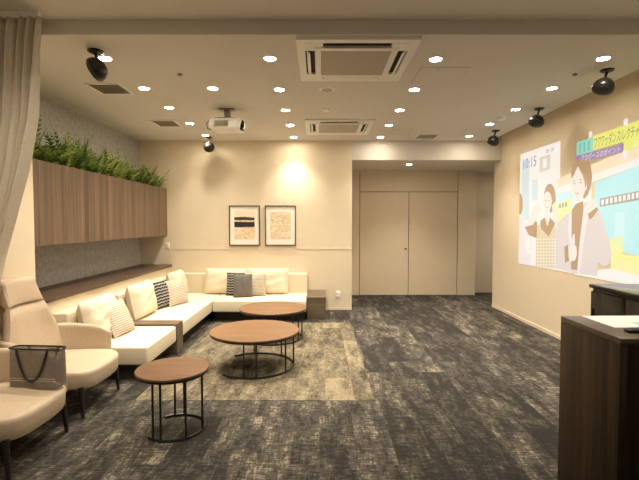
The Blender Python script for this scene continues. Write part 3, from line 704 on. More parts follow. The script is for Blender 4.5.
SCREEN = [
 ('studio_backdrop', 'white', 1, [(0.003, 2.574), (1.105, 2.575), (1.113, 1.981), (1.156, 0.892), (0.003, 0.868)]),
 ('studio_backdrop', 'paleblue', 2, [(0.063, 2.453), (0.284, 2.456), (0.32, 1.555), (0.065, 1.556)]),
 ('studio_backdrop', 'paleblue', 2, [(0.377, 2.141), (0.551, 2.142), (0.563, 1.838), (0.389, 1.838)]),
 ('studio_backdrop', 'greybeige', 2, [(0.595, 2.438), (0.877, 2.44), (0.868, 2.236), (0.594, 2.227)]),
 ('studio_backdrop', 'white', 3, [(0.679, 2.398), (0.793, 2.399), (0.79, 2.273), (0.684, 2.272)]),
 ('studio_backdrop', 'beam', 2, [(1.055, 2.073), (1.296, 2.124), (2.501, 2.272), (2.506, 2.149), (1.881, 2.073), (1.075, 1.967)]),
 ('studio_backdrop', 'white', 2, [(1.732, 2.056), (2.506, 2.149), (2.509, 2.071), (1.736, 1.967)]),
 ('studio_backdrop', 'white', 1, [(1.059, 1.969), (1.763, 2.06), (1.809, 0.895), (1.101, 0.89)]),
 ('studio_backdrop', 'cyan', 3, [(1.826, 1.967), (2.509, 2.071), (2.544, 1.183), (1.854, 1.261)]),
 ('studio_backdrop', 'palecyan', 4, [(2.172, 1.612), (2.32, 1.619), (2.333, 1.302), (2.184, 1.295)]),
 ('studio_backdrop', 'palecyan', 2, [(1.062, 1.89), (1.411, 1.916), (1.42, 1.67), (1.071, 1.654)]),
 ('studio_backdrop', 'yellow2', 3, [(1.043, 1.76), (1.394, 1.81), (1.407, 1.465), (1.055, 1.453)]),
 ('studio_backdrop', 'sign', 4, [(1.114, 1.757), (1.153, 1.764), (1.155, 1.704), (1.117, 1.701)]),
 ('studio_backdrop', 'sign', 4, [(1.183, 1.762), (1.221, 1.769), (1.223, 1.71), (1.186, 1.707)]),
 ('studio_backdrop', 'sign', 4, [(1.251, 1.768), (1.287, 1.774), (1.29, 1.716), (1.253, 1.713)]),
 ('studio_backdrop', 'sign', 4, [(1.927, 1.78), (2.519, 1.824), (2.522, 1.734), (1.93, 1.691)]),
 ('studio_backdrop', 'white', 5, [(1.95, 1.768), (1.994, 1.771), (1.997, 1.711), (1.952, 1.705)]),
 ('studio_backdrop', 'white', 5, [(2.022, 1.773), (2.065, 1.776), (2.067, 1.717), (2.024, 1.712)]),
 ('studio_backdrop', 'white', 5, [(2.092, 1.779), (2.134, 1.782), (2.136, 1.723), (2.094, 1.718)]),
 ('studio_backdrop', 'white', 5, [(2.16, 1.784), (2.2, 1.787), (2.203, 1.729), (2.162, 1.724)]),
 ('studio_backdrop', 'white', 5, [(2.225, 1.789), (2.265, 1.792), (2.267, 1.735), (2.228, 1.73)]),
 ('studio_backdrop', 'white', 5, [(2.289, 1.794), (2.328, 1.797), (2.33, 1.741), (2.292, 1.736)]),
 ('studio_backdrop', 'white', 5, [(2.352, 1.799), (2.389, 1.801), (2.391, 1.746), (2.354, 1.741)]),
 ('studio_backdrop', 'white', 5, [(2.412, 1.803), (2.448, 1.806), (2.45, 1.751), (2.414, 1.747)]),
 ('studio_backdrop', 'white', 5, [(2.471, 1.808), (2.506, 1.81), (2.508, 1.757), (2.473, 1.752)]),
 ('studio_backdrop', 'yellow2', 4, [(2.114, 1.342), (2.306, 1.363), (2.314, 1.182), (2.544, 1.189), (2.555, 0.917), (2.145, 0.966)]),
 ('studio_backdrop', 'yellow1', 5, [(2.114, 1.342), (2.306, 1.363), (2.308, 1.329), (2.116, 1.307)]),
 ('studio_backdrop', 'yellow1', 5, [(2.169, 1.153), (2.545, 1.163), (2.546, 1.131), (2.17, 1.125)]),
 ('studio_backdrop', 'white', 5, [(1.485, 0.904), (2.143, 1.023), (2.551, 1.001), (2.556, 0.891), (1.487, 0.855)]),
 ('partial_presenter', 'hair', 5, [(0.116, 1.801), (0.111, 1.739), (0.092, 1.686), (0.061, 1.651), (0.023, 1.639), (-0.016, 1.653), (-0.051, 1.69), (-0.075, 1.745), (-0.085, 1.81), (-0.08, 1.874), (-0.06, 1.927), (-0.028, 1.961), (0.01, 1.971), (0.049, 1.956), (0.082, 1.918), (0.106, 1.864)]),
 ('partial_presenter', 'lav', 6, [(-0.003, 1.598), (0.15, 1.617), (0.264, 1.405), (0.411, 1.285), (0.387, 0.875), (0.014, 0.869)]),
 ('woman_presenter', 'hair', 6, [(1.032, 1.835), (1.024, 1.762), (0.995, 1.7), (0.949, 1.659), (0.892, 1.645), (0.832, 1.662), (0.78, 1.707), (0.743, 1.774), (0.727, 1.852), (0.736, 1.93), (0.768, 1.993), (0.817, 2.032), (0.876, 2.042), (0.934, 2.022), (0.984, 1.975), (1.018, 1.91)]),
 ('woman_presenter', 'skin', 7, [(0.936, 1.8), (0.929, 1.749), (0.908, 1.707), (0.873, 1.679), (0.831, 1.669), (0.787, 1.681), (0.749, 1.712), (0.722, 1.758), (0.711, 1.812), (0.718, 1.864), (0.741, 1.908), (0.777, 1.935), (0.82, 1.943), (0.863, 1.929), (0.9, 1.897), (0.925, 1.852)]),
 ('woman_presenter', 'skin', 7, [(0.769, 1.689), (0.89, 1.686), (0.912, 1.55), (0.831, 1.46), (0.757, 1.561)]),
 ('woman_presenter', 'dress', 6, [(0.54, 1.457), (0.739, 1.561), (0.995, 1.541), (1.065, 1.418), (1.1, 0.916), (0.544, 0.891)]),
 ('woman_presenter', 'brown', 7, [(0.649, 1.543), (0.773, 1.588), (0.839, 1.46), (0.902, 1.587), (1.029, 1.506), (0.879, 1.324), (0.672, 1.43)]),
 ('woman_presenter', 'brown', 6, [(0.178, 1.444), (0.479, 1.544), (0.557, 1.524), (0.566, 1.291), (0.329, 1.327)]),
 ('woman_presenter', 'skin', 8, [(0.22, 1.455), (0.377, 1.652), (0.47, 1.776), (0.621, 1.797), (0.661, 1.711), (0.573, 1.6), (0.443, 1.486)]),
 ('woman_presenter', 'skin', 8, [(0.938, 1.747), (1.018, 1.788), (1.088, 1.636), (1.081, 1.418), (0.995, 1.55)]),
 ('woman_presenter', 'white', 8, [(0.205, 1.313), (0.349, 1.317), (0.38, 1.062), (0.257, 1.054)]),
 ('woman_presenter', 'hair', 9, [(0.801, 1.816), (0.795, 1.811), (0.782, 1.81), (0.768, 1.813), (0.762, 1.818), (0.768, 1.823), (0.781, 1.825), (0.795, 1.822)]),
 ('woman_presenter', 'hair', 9, [(0.887, 1.812), (0.881, 1.807), (0.868, 1.806), (0.855, 1.808), (0.849, 1.814), (0.855, 1.819), (0.868, 1.82), (0.881, 1.817)]),
 ('woman_presenter', 'lip', 9, [(0.854, 1.723), (0.845, 1.718), (0.82, 1.717), (0.796, 1.72), (0.785, 1.726), (0.795, 1.73), (0.82, 1.732), (0.844, 1.729)]),
 ('woman_presenter', 'pat', 8, [(0.617, 1.278), (0.606, 1.267), (0.584, 1.266), (0.572, 1.276), (0.583, 1.288), (0.605, 1.288)]),
 ('woman_presenter', 'pat', 8, [(0.619, 1.233), (0.608, 1.222), (0.586, 1.221), (0.574, 1.231), (0.585, 1.242), (0.607, 1.243)]),
 ('woman_presenter', 'pat', 8, [(0.621, 1.188), (0.61, 1.177), (0.587, 1.176), (0.576, 1.186), (0.587, 1.197), (0.609, 1.198)]),
 ('woman_presenter', 'pat', 8, [(0.622, 1.143), (0.612, 1.132), (0.589, 1.131), (0.578, 1.141), (0.588, 1.152), (0.611, 1.153)]),
 ('woman_presenter', 'pat', 8, [(0.624, 1.098), (0.613, 1.087), (0.591, 1.085), (0.579, 1.095), (0.59, 1.107), (0.613, 1.108)]),
 ('woman_presenter', 'pat', 8, [(0.626, 1.053), (0.615, 1.042), (0.593, 1.04), (0.581, 1.05), (0.592, 1.062), (0.614, 1.063)]),
 ('woman_presenter', 'pat', 8, [(0.628, 1.009), (0.617, 0.997), (0.595, 0.995), (0.583, 1.005), (0.594, 1.016), (0.616, 1.018)]),
 ('woman_presenter', 'pat', 8, [(0.63, 0.964), (0.619, 0.952), (0.596, 0.95), (0.585, 0.96), (0.596, 0.971), (0.618, 0.973)]),
 ('woman_presenter', 'pat', 8, [(0.631, 0.919), (0.621, 0.907), (0.598, 0.905), (0.586, 0.914), (0.597, 0.926), (0.62, 0.928)]),
 ('woman_presenter', 'pat', 8, [(0.695, 1.281), (0.685, 1.27), (0.663, 1.269), (0.651, 1.279), (0.662, 1.29), (0.684, 1.291)]),
 ('woman_presenter', 'pat', 8, [(0.697, 1.237), (0.686, 1.226), (0.664, 1.225), (0.653, 1.235), (0.664, 1.246), (0.685, 1.247)]),
 ('woman_presenter', 'pat', 8, [(0.699, 1.192), (0.688, 1.181), (0.666, 1.18), (0.655, 1.19), (0.665, 1.201), (0.687, 1.202)]),
 ('woman_presenter', 'pat', 8, [(0.7, 1.148), (0.69, 1.137), (0.668, 1.136), (0.657, 1.145), (0.667, 1.157), (0.689, 1.158)]),
 ('woman_presenter', 'pat', 8, [(0.702, 1.104), (0.692, 1.092), (0.67, 1.091), (0.658, 1.101), (0.669, 1.112), (0.691, 1.113)]),
 ('woman_presenter', 'pat', 8, [(0.704, 1.059), (0.693, 1.048), (0.671, 1.046), (0.66, 1.056), (0.671, 1.067), (0.693, 1.069)]),
 ('woman_presenter', 'pat', 8, [(0.706, 1.015), (0.695, 1.004), (0.673, 1.002), (0.662, 1.011), (0.672, 1.023), (0.694, 1.025)]),
 ('woman_presenter', 'pat', 8, [(0.707, 0.971), (0.697, 0.959), (0.675, 0.957), (0.664, 0.967), (0.674, 0.978), (0.696, 0.98)]),
 ('woman_presenter', 'pat', 8, [(0.709, 0.926), (0.699, 0.915), (0.677, 0.912), (0.665, 0.922), (0.676, 0.934), (0.698, 0.936)]),
 ('woman_presenter', 'pat', 8, [(0.771, 1.284), (0.761, 1.273), (0.739, 1.272), (0.728, 1.282), (0.739, 1.293), (0.76, 1.294)]),
 ('woman_presenter', 'pat', 8, [(0.773, 1.24), (0.763, 1.229), (0.741, 1.228), (0.73, 1.238), (0.74, 1.249), (0.762, 1.25)]),
 ('woman_presenter', 'pat', 8, [(0.774, 1.196), (0.764, 1.185), (0.743, 1.184), (0.732, 1.194), (0.742, 1.205), (0.763, 1.206)]),
 ('woman_presenter', 'pat', 8, [(0.776, 1.153), (0.766, 1.142), (0.745, 1.14), (0.734, 1.15), (0.744, 1.161), (0.765, 1.162)]),
 ('woman_presenter', 'pat', 8, [(0.778, 1.109), (0.768, 1.098), (0.746, 1.096), (0.735, 1.106), (0.746, 1.117), (0.767, 1.119)]),
 ('woman_presenter', 'pat', 8, [(0.78, 1.065), (0.769, 1.054), (0.748, 1.052), (0.737, 1.062), (0.747, 1.073), (0.769, 1.075)]),
 ('woman_presenter', 'pat', 8, [(0.781, 1.021), (0.771, 1.01), (0.75, 1.008), (0.739, 1.018), (0.749, 1.029), (0.77, 1.031)]),
 ('woman_presenter', 'pat', 8, [(0.783, 0.977), (0.773, 0.966), (0.752, 0.964), (0.741, 0.974), (0.751, 0.985), (0.772, 0.987)]),
 ('woman_presenter', 'pat', 8, [(0.785, 0.934), (0.775, 0.922), (0.753, 0.92), (0.742, 0.929), (0.753, 0.941), (0.774, 0.943)]),
 ('woman_presenter', 'pat', 8, [(0.845, 1.287), (0.835, 1.276), (0.814, 1.275), (0.804, 1.285), (0.814, 1.296), (0.834, 1.297)]),
 ('woman_presenter', 'pat', 8, [(0.847, 1.244), (0.837, 1.233), (0.816, 1.232), (0.805, 1.242), (0.815, 1.252), (0.836, 1.253)]),
 ('woman_presenter', 'pat', 8, [(0.849, 1.2), (0.839, 1.19), (0.818, 1.188), (0.807, 1.198), (0.817, 1.209), (0.838, 1.21)]),
 ('woman_presenter', 'pat', 8, [(0.85, 1.157), (0.84, 1.146), (0.82, 1.145), (0.809, 1.155), (0.819, 1.166), (0.84, 1.167)]),
 ('woman_presenter', 'pat', 8, [(0.852, 1.114), (0.842, 1.103), (0.821, 1.101), (0.81, 1.111), (0.82, 1.122), (0.841, 1.123)]),
 ('woman_presenter', 'pat', 8, [(0.854, 1.071), (0.844, 1.06), (0.823, 1.058), (0.812, 1.067), (0.822, 1.079), (0.843, 1.08)]),
 ('woman_presenter', 'pat', 8, [(0.855, 1.027), (0.845, 1.016), (0.825, 1.014), (0.814, 1.024), (0.824, 1.035), (0.845, 1.037)]),
 ('woman_presenter', 'pat', 8, [(0.857, 0.984), (0.847, 0.973), (0.826, 0.971), (0.816, 0.98), (0.826, 0.992), (0.846, 0.993)]),
 ('woman_presenter', 'pat', 8, [(0.859, 0.941), (0.849, 0.929), (0.828, 0.927), (0.817, 0.937), (0.827, 0.948), (0.848, 0.95)]),
 ('woman_presenter', 'pat', 8, [(0.917, 1.29), (0.908, 1.279), (0.887, 1.278), (0.877, 1.288), (0.887, 1.299), (0.907, 1.299)]),
 ('woman_presenter', 'pat', 8, [(0.919, 1.247), (0.909, 1.236), (0.889, 1.235), (0.879, 1.245), (0.888, 1.256), (0.909, 1.257)]),
 ('woman_presenter', 'pat', 8, [(0.921, 1.204), (0.911, 1.193), (0.891, 1.192), (0.88, 1.202), (0.89, 1.213), (0.91, 1.214)]),
 ('woman_presenter', 'pat', 8, [(0.922, 1.161), (0.913, 1.151), (0.893, 1.149), (0.882, 1.159), (0.892, 1.17), (0.912, 1.171)]),
 ('woman_presenter', 'pat', 8, [(0.924, 1.119), (0.914, 1.108), (0.894, 1.106), (0.884, 1.116), (0.893, 1.127), (0.914, 1.128)]),
 ('woman_presenter', 'pat', 8, [(0.926, 1.076), (0.916, 1.065), (0.896, 1.064), (0.885, 1.073), (0.895, 1.084), (0.915, 1.085)]),
 ('woman_presenter', 'pat', 8, [(0.928, 1.033), (0.918, 1.022), (0.898, 1.021), (0.887, 1.03), (0.897, 1.041), (0.917, 1.043)]),
 ('woman_presenter', 'pat', 8, [(0.929, 0.99), (0.92, 0.979), (0.899, 0.978), (0.889, 0.987), (0.898, 0.998), (0.919, 1.0)]),
 ('woman_presenter', 'pat', 8, [(0.931, 0.948), (0.921, 0.937), (0.901, 0.935), (0.89, 0.944), (0.9, 0.955), (0.92, 0.957)]),
 ('woman_presenter', 'pat', 8, [(0.988, 1.292), (0.978, 1.282), (0.959, 1.281), (0.948, 1.291), (0.958, 1.301), (0.978, 1.302)]),
 ('woman_presenter', 'pat', 8, [(0.99, 1.25), (0.98, 1.24), (0.96, 1.239), (0.95, 1.248), (0.96, 1.259), (0.979, 1.26)]),
 ('woman_presenter', 'pat', 8, [(0.991, 1.208), (0.982, 1.197), (0.962, 1.196), (0.952, 1.206), (0.961, 1.216), (0.981, 1.217)]),
 ('woman_presenter', 'pat', 8, [(0.993, 1.166), (0.983, 1.155), (0.964, 1.154), (0.953, 1.163), (0.963, 1.174), (0.983, 1.175)]),
 ('woman_presenter', 'pat', 8, [(0.995, 1.123), (0.985, 1.113), (0.965, 1.111), (0.955, 1.121), (0.965, 1.131), (0.984, 1.133)]),
 ('woman_presenter', 'pat', 8, [(0.996, 1.081), (0.987, 1.07), (0.967, 1.069), (0.957, 1.078), (0.966, 1.089), (0.986, 1.091)]),
 ('woman_presenter', 'pat', 8, [(0.998, 1.039), (0.988, 1.028), (0.969, 1.027), (0.958, 1.036), (0.968, 1.047), (0.988, 1.048)]),
 ('woman_presenter', 'pat', 8, [(1.0, 0.997), (0.99, 0.986), (0.97, 0.984), (0.96, 0.993), (0.97, 1.004), (0.989, 1.006)]),
 ('woman_presenter', 'pat', 8, [(1.001, 0.955), (0.992, 0.944), (0.972, 0.942), (0.962, 0.951), (0.971, 0.962), (0.991, 0.964)]),
 ('woman_presenter', 'pat', 8, [(1.057, 1.295), (1.048, 1.285), (1.028, 1.284), (1.018, 1.293), (1.027, 1.304), (1.047, 1.304)]),
 ('woman_presenter', 'pat', 8, [(1.058, 1.253), (1.049, 1.243), (1.03, 1.242), (1.02, 1.251), (1.029, 1.262), (1.048, 1.263)]),
 ('woman_presenter', 'pat', 8, [(1.06, 1.211), (1.051, 1.201), (1.032, 1.2), (1.021, 1.209), (1.031, 1.22), (1.05, 1.221)]),
 ('woman_presenter', 'pat', 8, [(1.062, 1.17), (1.052, 1.159), (1.033, 1.158), (1.023, 1.167), (1.032, 1.178), (1.052, 1.179)]),
 ('woman_presenter', 'pat', 8, [(1.063, 1.128), (1.054, 1.118), (1.035, 1.116), (1.025, 1.125), (1.034, 1.136), (1.053, 1.137)]),
 ('woman_presenter', 'pat', 8, [(1.065, 1.086), (1.056, 1.076), (1.036, 1.074), (1.026, 1.083), (1.036, 1.094), (1.055, 1.096)]),
 ('woman_presenter', 'pat', 8, [(1.067, 1.045), (1.057, 1.034), (1.038, 1.032), (1.028, 1.041), (1.037, 1.052), (1.057, 1.054)]),
 ('woman_presenter', 'pat', 8, [(1.068, 1.003), (1.059, 0.992), (1.04, 0.99), (1.03, 1.0), (1.039, 1.01), (1.058, 1.012)]),
 ('woman_presenter', 'pat', 8, [(1.07, 0.961), (1.061, 0.95), (1.041, 0.949), (1.031, 0.958), (1.041, 0.968), (1.06, 0.97)]),
 ('man_presenter', 'jacket', 7, [(1.077, 1.506), (1.243, 1.599), (1.455, 1.669), (1.682, 1.759), (1.866, 1.713), (1.968, 1.587), (2.076, 1.362), (2.146, 1.194), (2.109, 1.069), (2.024, 1.025), (1.92, 1.074), (1.915, 0.916), (1.486, 0.895), (1.003, 0.919), (1.007, 1.24)]),
 ('man_presenter', 'brown', 8, [(1.399, 1.67), (1.48, 1.741), (1.624, 1.766), (1.636, 1.644), (1.577, 1.307), (1.538, 0.942), (1.414, 0.937), (1.414, 1.3)]),
 ('man_presenter', 'lav', 8, [(1.635, 1.671), (1.689, 1.732), (1.731, 1.622), (1.666, 1.349), (1.593, 0.908), (1.54, 0.902), (1.577, 1.307)]),
 ('man_presenter', 'lav', 8, [(1.4, 1.654), (1.345, 1.606), (1.323, 1.422), (1.391, 1.175), (1.414, 1.3)]),
 ('man_presenter', 'hair', 8, [(1.378, 2.041), (1.367, 2.133), (1.406, 2.218), (1.486, 2.267), (1.578, 2.274), (1.682, 2.235), (1.753, 2.164), (1.782, 2.039), (1.762, 1.919), (1.704, 1.831), (1.636, 1.789), (1.58, 1.903)]),
 ('man_presenter', 'skin', 9, [(1.377, 2.05), (1.422, 2.151), (1.476, 2.184), (1.516, 2.187), (1.597, 2.13), (1.645, 2.054), (1.661, 1.974), (1.652, 1.878), (1.61, 1.802), (1.539, 1.77), (1.457, 1.79), (1.406, 1.859), (1.374, 1.96)]),
 ('man_presenter', 'hair', 10, [(1.384, 2.057), (1.395, 2.138), (1.448, 2.204), (1.515, 2.211), (1.477, 2.16), (1.431, 2.101)]),
 ('man_presenter', 'hair', 10, [(1.501, 2.213), (1.621, 2.166), (1.676, 2.074), (1.681, 1.953), (1.657, 1.912), (1.64, 2.007), (1.599, 2.082), (1.544, 2.144)]),
 ('man_presenter', 'skin', 9, [(1.648, 1.975), (1.686, 1.98), (1.689, 1.91), (1.645, 1.882)]),
 ('man_presenter', 'hair', 10, [(1.475, 2.02), (1.465, 2.017), (1.441, 2.018), (1.417, 2.021), (1.406, 2.026), (1.416, 2.029), (1.441, 2.028), (1.465, 2.024)]),
 ('man_presenter', 'hair', 10, [(1.605, 2.023), (1.594, 2.02), (1.569, 2.021), (1.543, 2.025), (1.532, 2.03), (1.543, 2.033), (1.568, 2.031), (1.594, 2.027)]),
 ('man_presenter', 'eye', 10, [(1.464, 1.988), (1.458, 1.984), (1.443, 1.984), (1.427, 1.987), (1.42, 1.992), (1.426, 1.996), (1.442, 1.997), (1.458, 1.993)]),
 ('man_presenter', 'eye', 10, [(1.594, 1.988), (1.587, 1.984), (1.57, 1.984), (1.553, 1.988), (1.546, 1.993), (1.553, 1.997), (1.57, 1.997), (1.586, 1.993)]),
 ('man_presenter', 'lav', 10, [(1.484, 1.974), (1.504, 1.973), (1.493, 1.909), (1.459, 1.912)]),
 ('man_presenter', 'lip', 10, [(1.542, 1.866), (1.533, 1.861), (1.51, 1.86), (1.48, 1.862), (1.456, 1.866), (1.447, 1.872), (1.456, 1.877), (1.48, 1.878), (1.509, 1.876), (1.533, 1.872)]),
 ('man_presenter', 'skin', 10, [(1.346, 1.206), (1.443, 1.26), (1.514, 1.223), (1.531, 1.135), (1.493, 1.051), (1.396, 1.034), (1.336, 1.096)]),
 ('man_presenter', 'lav', 11, [(1.401, 1.258), (1.439, 1.375), (1.473, 1.376), (1.485, 1.246)]),
 ('man_presenter', 'brown', 10, [(1.258, 1.209), (1.338, 1.239), (1.367, 1.04), (1.281, 1.007)]),
 ('man_presenter', 'skin', 10, [(1.692, 1.669), (1.713, 1.761), (1.761, 1.79), (1.834, 1.778), (1.883, 1.716), (1.862, 1.664), (1.756, 1.621)]),
 ('man_presenter', 'brown', 11, [(1.719, 1.614), (1.873, 1.686), (1.908, 1.662), (1.829, 1.589), (1.759, 1.545)]),
 ('caption_banner', 'cyan2', 5, [(1.47, 2.325), (1.78, 2.325), (1.78, 2.485), (1.47, 2.485)]),
 ('caption_banner', 'yellow', 5, [(1.78, 2.335), (3.02, 2.355), (3.02, 2.52), (1.78, 2.5)]),
 ('caption_banner', 'yellow', 5, [(2.27, 2.25), (3.02, 2.25), (3.02, 2.36), (2.27, 2.36)]),
 ('caption_banner', 'purple', 6, [(1.46, 2.235), (2.28, 2.235), (2.28, 2.325), (1.46, 2.325)]),
 ('caption_banner', 'white', 6, [(1.7, 2.49), (1.76, 2.49), (1.76, 2.56), (1.7, 2.56)]),
 ('caption_banner', 'white', 6, [(2.27, 2.5), (2.33, 2.5), (2.33, 2.57), (2.27, 2.57)]),
 ('caption_banner', 'white', 7, [(2.27, 2.16), (2.33, 2.16), (2.33, 2.25), (2.27, 2.25)]),
 ('caption_banner', 'teal', 6, [(1.52, 2.35), (1.55, 2.35), (1.55, 2.46), (1.52, 2.46)]),
 ('caption_banner', 'teal', 6, [(1.605, 2.35), (1.635, 2.35), (1.635, 2.46), (1.605, 2.46)]),
 ('caption_banner', 'teal', 6, [(1.69, 2.35), (1.72, 2.35), (1.72, 2.46), (1.69, 2.46)]),
]

# ------------------------------------------------------------------ ceiling fittings
def spot(parent, z, energy, size=98, blend=1.0, rad=.045, color=LAMP):
    l = bpy.data.lights.new('lamp', 'SPOT'); l.energy = energy; l.color = color; l.spot_size = R(size); l.spot_blend = blend; l.shadow_soft_size = rad
    o = bpy.data.objects.new('lamp', l); COL.objects.link(o); o.parent = parent; o.location = (0, 0, z)
    return o
def downlight(label, x, y, z, energy, group, size=98):
    t = thing('downlight', label, 'ceiling light', (x, y, z), group=group)
    bm = nb(); n = 28
    pr = [(.062, 0), (.062, -.004), (.051, -.006), (.048, -.001)]
    lathe_open = []
    for r, zz in pr: lathe_open.append([bm.verts.new((r*math.cos(2*PI*k/n), r*math.sin(2*PI*k/n), zz)) for k in range(n)])
    for A, B in zip(lathe_open, lathe_open[1:]):
        for k in range(n): bm.faces.new((A[k], A[(k+1) % n], B[(k+1) % n], B[k]))
    obj('trim_ring', bm, 'white', t, True)
    bm = nb(); lathe(bm, [(0, -.004), (.047, -.0035), (.048, -.0005), (0, -.0005)], 24); obj('diffuser', bm, 'lamp', t, True)
    spot(t, -.02, energy, size)
EN = 100
rows = [('in the row above the walnut cabinet', -1.836, [3.74, 4.56, 5.31, 6.14, 6.97]),
        ('in the row left of the air conditioners', -.424, [3.74, 4.60, 5.43, 6.26, 7.12]),
        ('in the row right of the air conditioners', 1.0, [3.76, 4.60, 5.43, 6.26, 7.12]),
        ('in the row along the projection wall', 2.43, [3.74, 4.56, 5.39, 6.20, 7.04])]
pos = ['nearest the camera', 'second from the camera', 'middle one', 'second from the back wall', 'nearest the back wall']
for rl, x, ys in rows:
    for k, y in enumerate(ys): downlight('lit ceiling downlight '+rl+', '+pos[k], x, y, CZ, EN, 'lit downlights in the main ceiling')
downlight('single lit ceiling downlight just in front of the projector', -1.118, 4.56, CZ, EN, 'lit downlights in the main ceiling')
downlight('single small downlight in the lowered ceiling before the double doors', 1.654, 7.98, 2.59, 110, None)
downlight('added unseen fill downlight in the corridor beyond the projection wall', 3.95, 8.45, 2.59, 70, None)  # added out of view to brighten the corridor wall
downlight('added unseen fill downlight in the nearer ceiling above the counter', 1.75, 1.9, 3.028, 80, None, 150)  # unseen fill lamp, added for the counter and its papers
downlight('added unseen fill downlight in the nearer ceiling above the camera', 0.2, 1.7, 3.028, 60, None, 150)  # fill added above the frame, lights the near zone
downlight('added unseen fill downlight in the nearer ceiling above the armchairs', -1.45, 2.15, 3.028, 120, None, 150)  # added out of sight to light the curtain and armchairs

def cassette(label, x, y, rz=0):
    t = thing('air_conditioner', label, 'air conditioner', (x, y, CZ), rz, 'ceiling cassette air conditioners')
    H2 = .478
    # outer fascia with a bevelled rim, four slots left open round the grille
    bm = nb()
    a, b2, c, d = H2, .415, .335, .285   # rim, slot outer, slot inner, grille
    def ringbox(o_, i_, z0, z1):
        box(bm, -o_, o_, i_, o_, z0, z1); box(bm, -o_, o_, -o_, -i_, z0, z1); box(bm, -o_, -i_, -i_, i_, z0, z1); box(bm, i_, o_, -i_, i_, z0, z1)
    ringbox(a, b2, -.022, 0); ringbox(c, d, -.030, 0)
    for sx in (-1, 1):
        for sy in (-1, 1):
            box(bm, min(sx*.27, sx*b2), max(sx*.27, sx*b2), min(sy*c, sy*b2), max(sy*c, sy*b2), -.024, 0)
            box(bm, min(sx*c, sx*b2), max(sx*c, sx*b2), min(sy*.27, sy*b2), max(sy*.27, sy*b2), -.0235, 0)
    obj('fascia', bm, 'white', t)
    bm = nb(); box(bm, -b2, b2, -b2, b2, -.006, -.001); obj('duct_opening', bm, 'void', t)
    bm = nb(); box(bm, -d+.002, d-.002, -d+.002, d-.002, -.028, -.007)
    for k in range(24): 
        xx = -d+.02+k*(2*d-.04)/23
        box(bm, xx-.003, xx+.003, -d+.01, d-.01, -.031, -.027)
    obj('intake_grille', bm, 'grille', t)
    for sx in (-1, 1):   # open side louvres
        bm = nb(); box(bm, -.018, .018, -.245, .245, -.004, .004, .003, 2, Matrix.Rotation(sx*R(-38), 4, 'Y')); obj('louver', bm, 'white', t, True, loc=(sx*.388, 0, -.024))
    bm = nb(); box(bm, -.25, .25, -.016, .016, -.003, .003, .002, 2, Matrix.Rotation(R(50), 4, 'X')); obj('louver', bm, 'void', t, True, loc=(0, -.376, -.012))
    bm = nb(); box(bm, -.262, .262, -.022, .022, -.003, .003, .002); obj('louver', bm, 'white', t, True, loc=(0, .376, -.024))
cassette('white four-way ceiling air conditioner, the bigger looking one nearer the camera', .298, 3.795)
cassette('white four-way ceiling air conditioner between the projector and back wall', .278, 6.37)

def vent(label, x0, x1, y0, y1, mat='grille'):
    cx, cy = (x0+x1)/2, (y0+y1)/2; w, h_ = (x1-x0)/2, (y1-y0)/2
    t = thing('ceiling_vent', label, 'vent', (cx, cy, CZ), group='slatted ceiling vents')
    bm = nb(); f = .024
    box(bm, -w, w, h_-f, h_, -.010, 0, .002); box(bm, -w, w, -h_, -h_+f, -.010, 0, .002)
    box(bm, -w, -w+f, -h_+f, h_-f, -.010, 0, .002); box(bm, w-f, w, -h_+f, h_-f, -.010, 0, .002)
    obj('frame', bm, 'white', t, True)
    bm = nb(); box(bm, -w+f, w-f, -h_+f, h_-f, -.003, -.0005); obj('backing', bm, 'metalgrey', t)
    bm = nb(); n = int((h_-f)*2/.022)
    for k in range(n):
        yy = -h_+f+.011+k*.022
        box(bm, -w+f, w-f, yy-.008, yy+.008, -.0015, .0015, 0, 1, Matrix.Translation((0, 0, -.006)) @ Matrix.Translation((0, yy, 0)) @ Matrix.Rotation(R(30), 4, 'X') @ Matrix.Translation((0, -yy, 0)))
    obj('slat', bm, 'grille', t)
vent('square slatted ceiling vent beside the nearer black speaker', -2.37, -2.02, 4.39, 4.76)
vent('square slatted ceiling vent near the back wall above the cabinet', -2.335, -1.995, 5.95, 6.345)
vent('square slatted ceiling vent beside the back row on the door side', 1.57, 1.92, 6.88, 7.24)

def hatch(label, x0, x1, y0, y1):
    t = thing('access_hatch', label, 'hatch', ((x0+x1)/2, (y0+y1)/2, CZ), group='flush ceiling access hatches')
    w, h_ = (x1-x0)/2, (y1-y0)/2
    bm = nb(); box(bm, -w, w, -h_, h_, -.001, 0); obj('gap', bm, 'metalgrey', t)
    bm = nb(); box(bm, -w+.005, w-.005, -h_+.005, h_-.005, -.003, -.0008); obj('panel', bm, 'ceil', t)
    bm = nb(); lathe(bm, [(0, -.006), (.010, -.006), (.010, -.003), (0, -.003)], 12, (-.06, -h_+.05, 0)); obj('latch', bm, 'metalgrey', t, True)
hatch('large flush ceiling access hatch beside the nearer air conditioner', .92, 1.375, 3.95, 4.40)
hatch('small flush ceiling access hatch before the farther air conditioner', 1.11, 1.405, 6.52, 6.91)

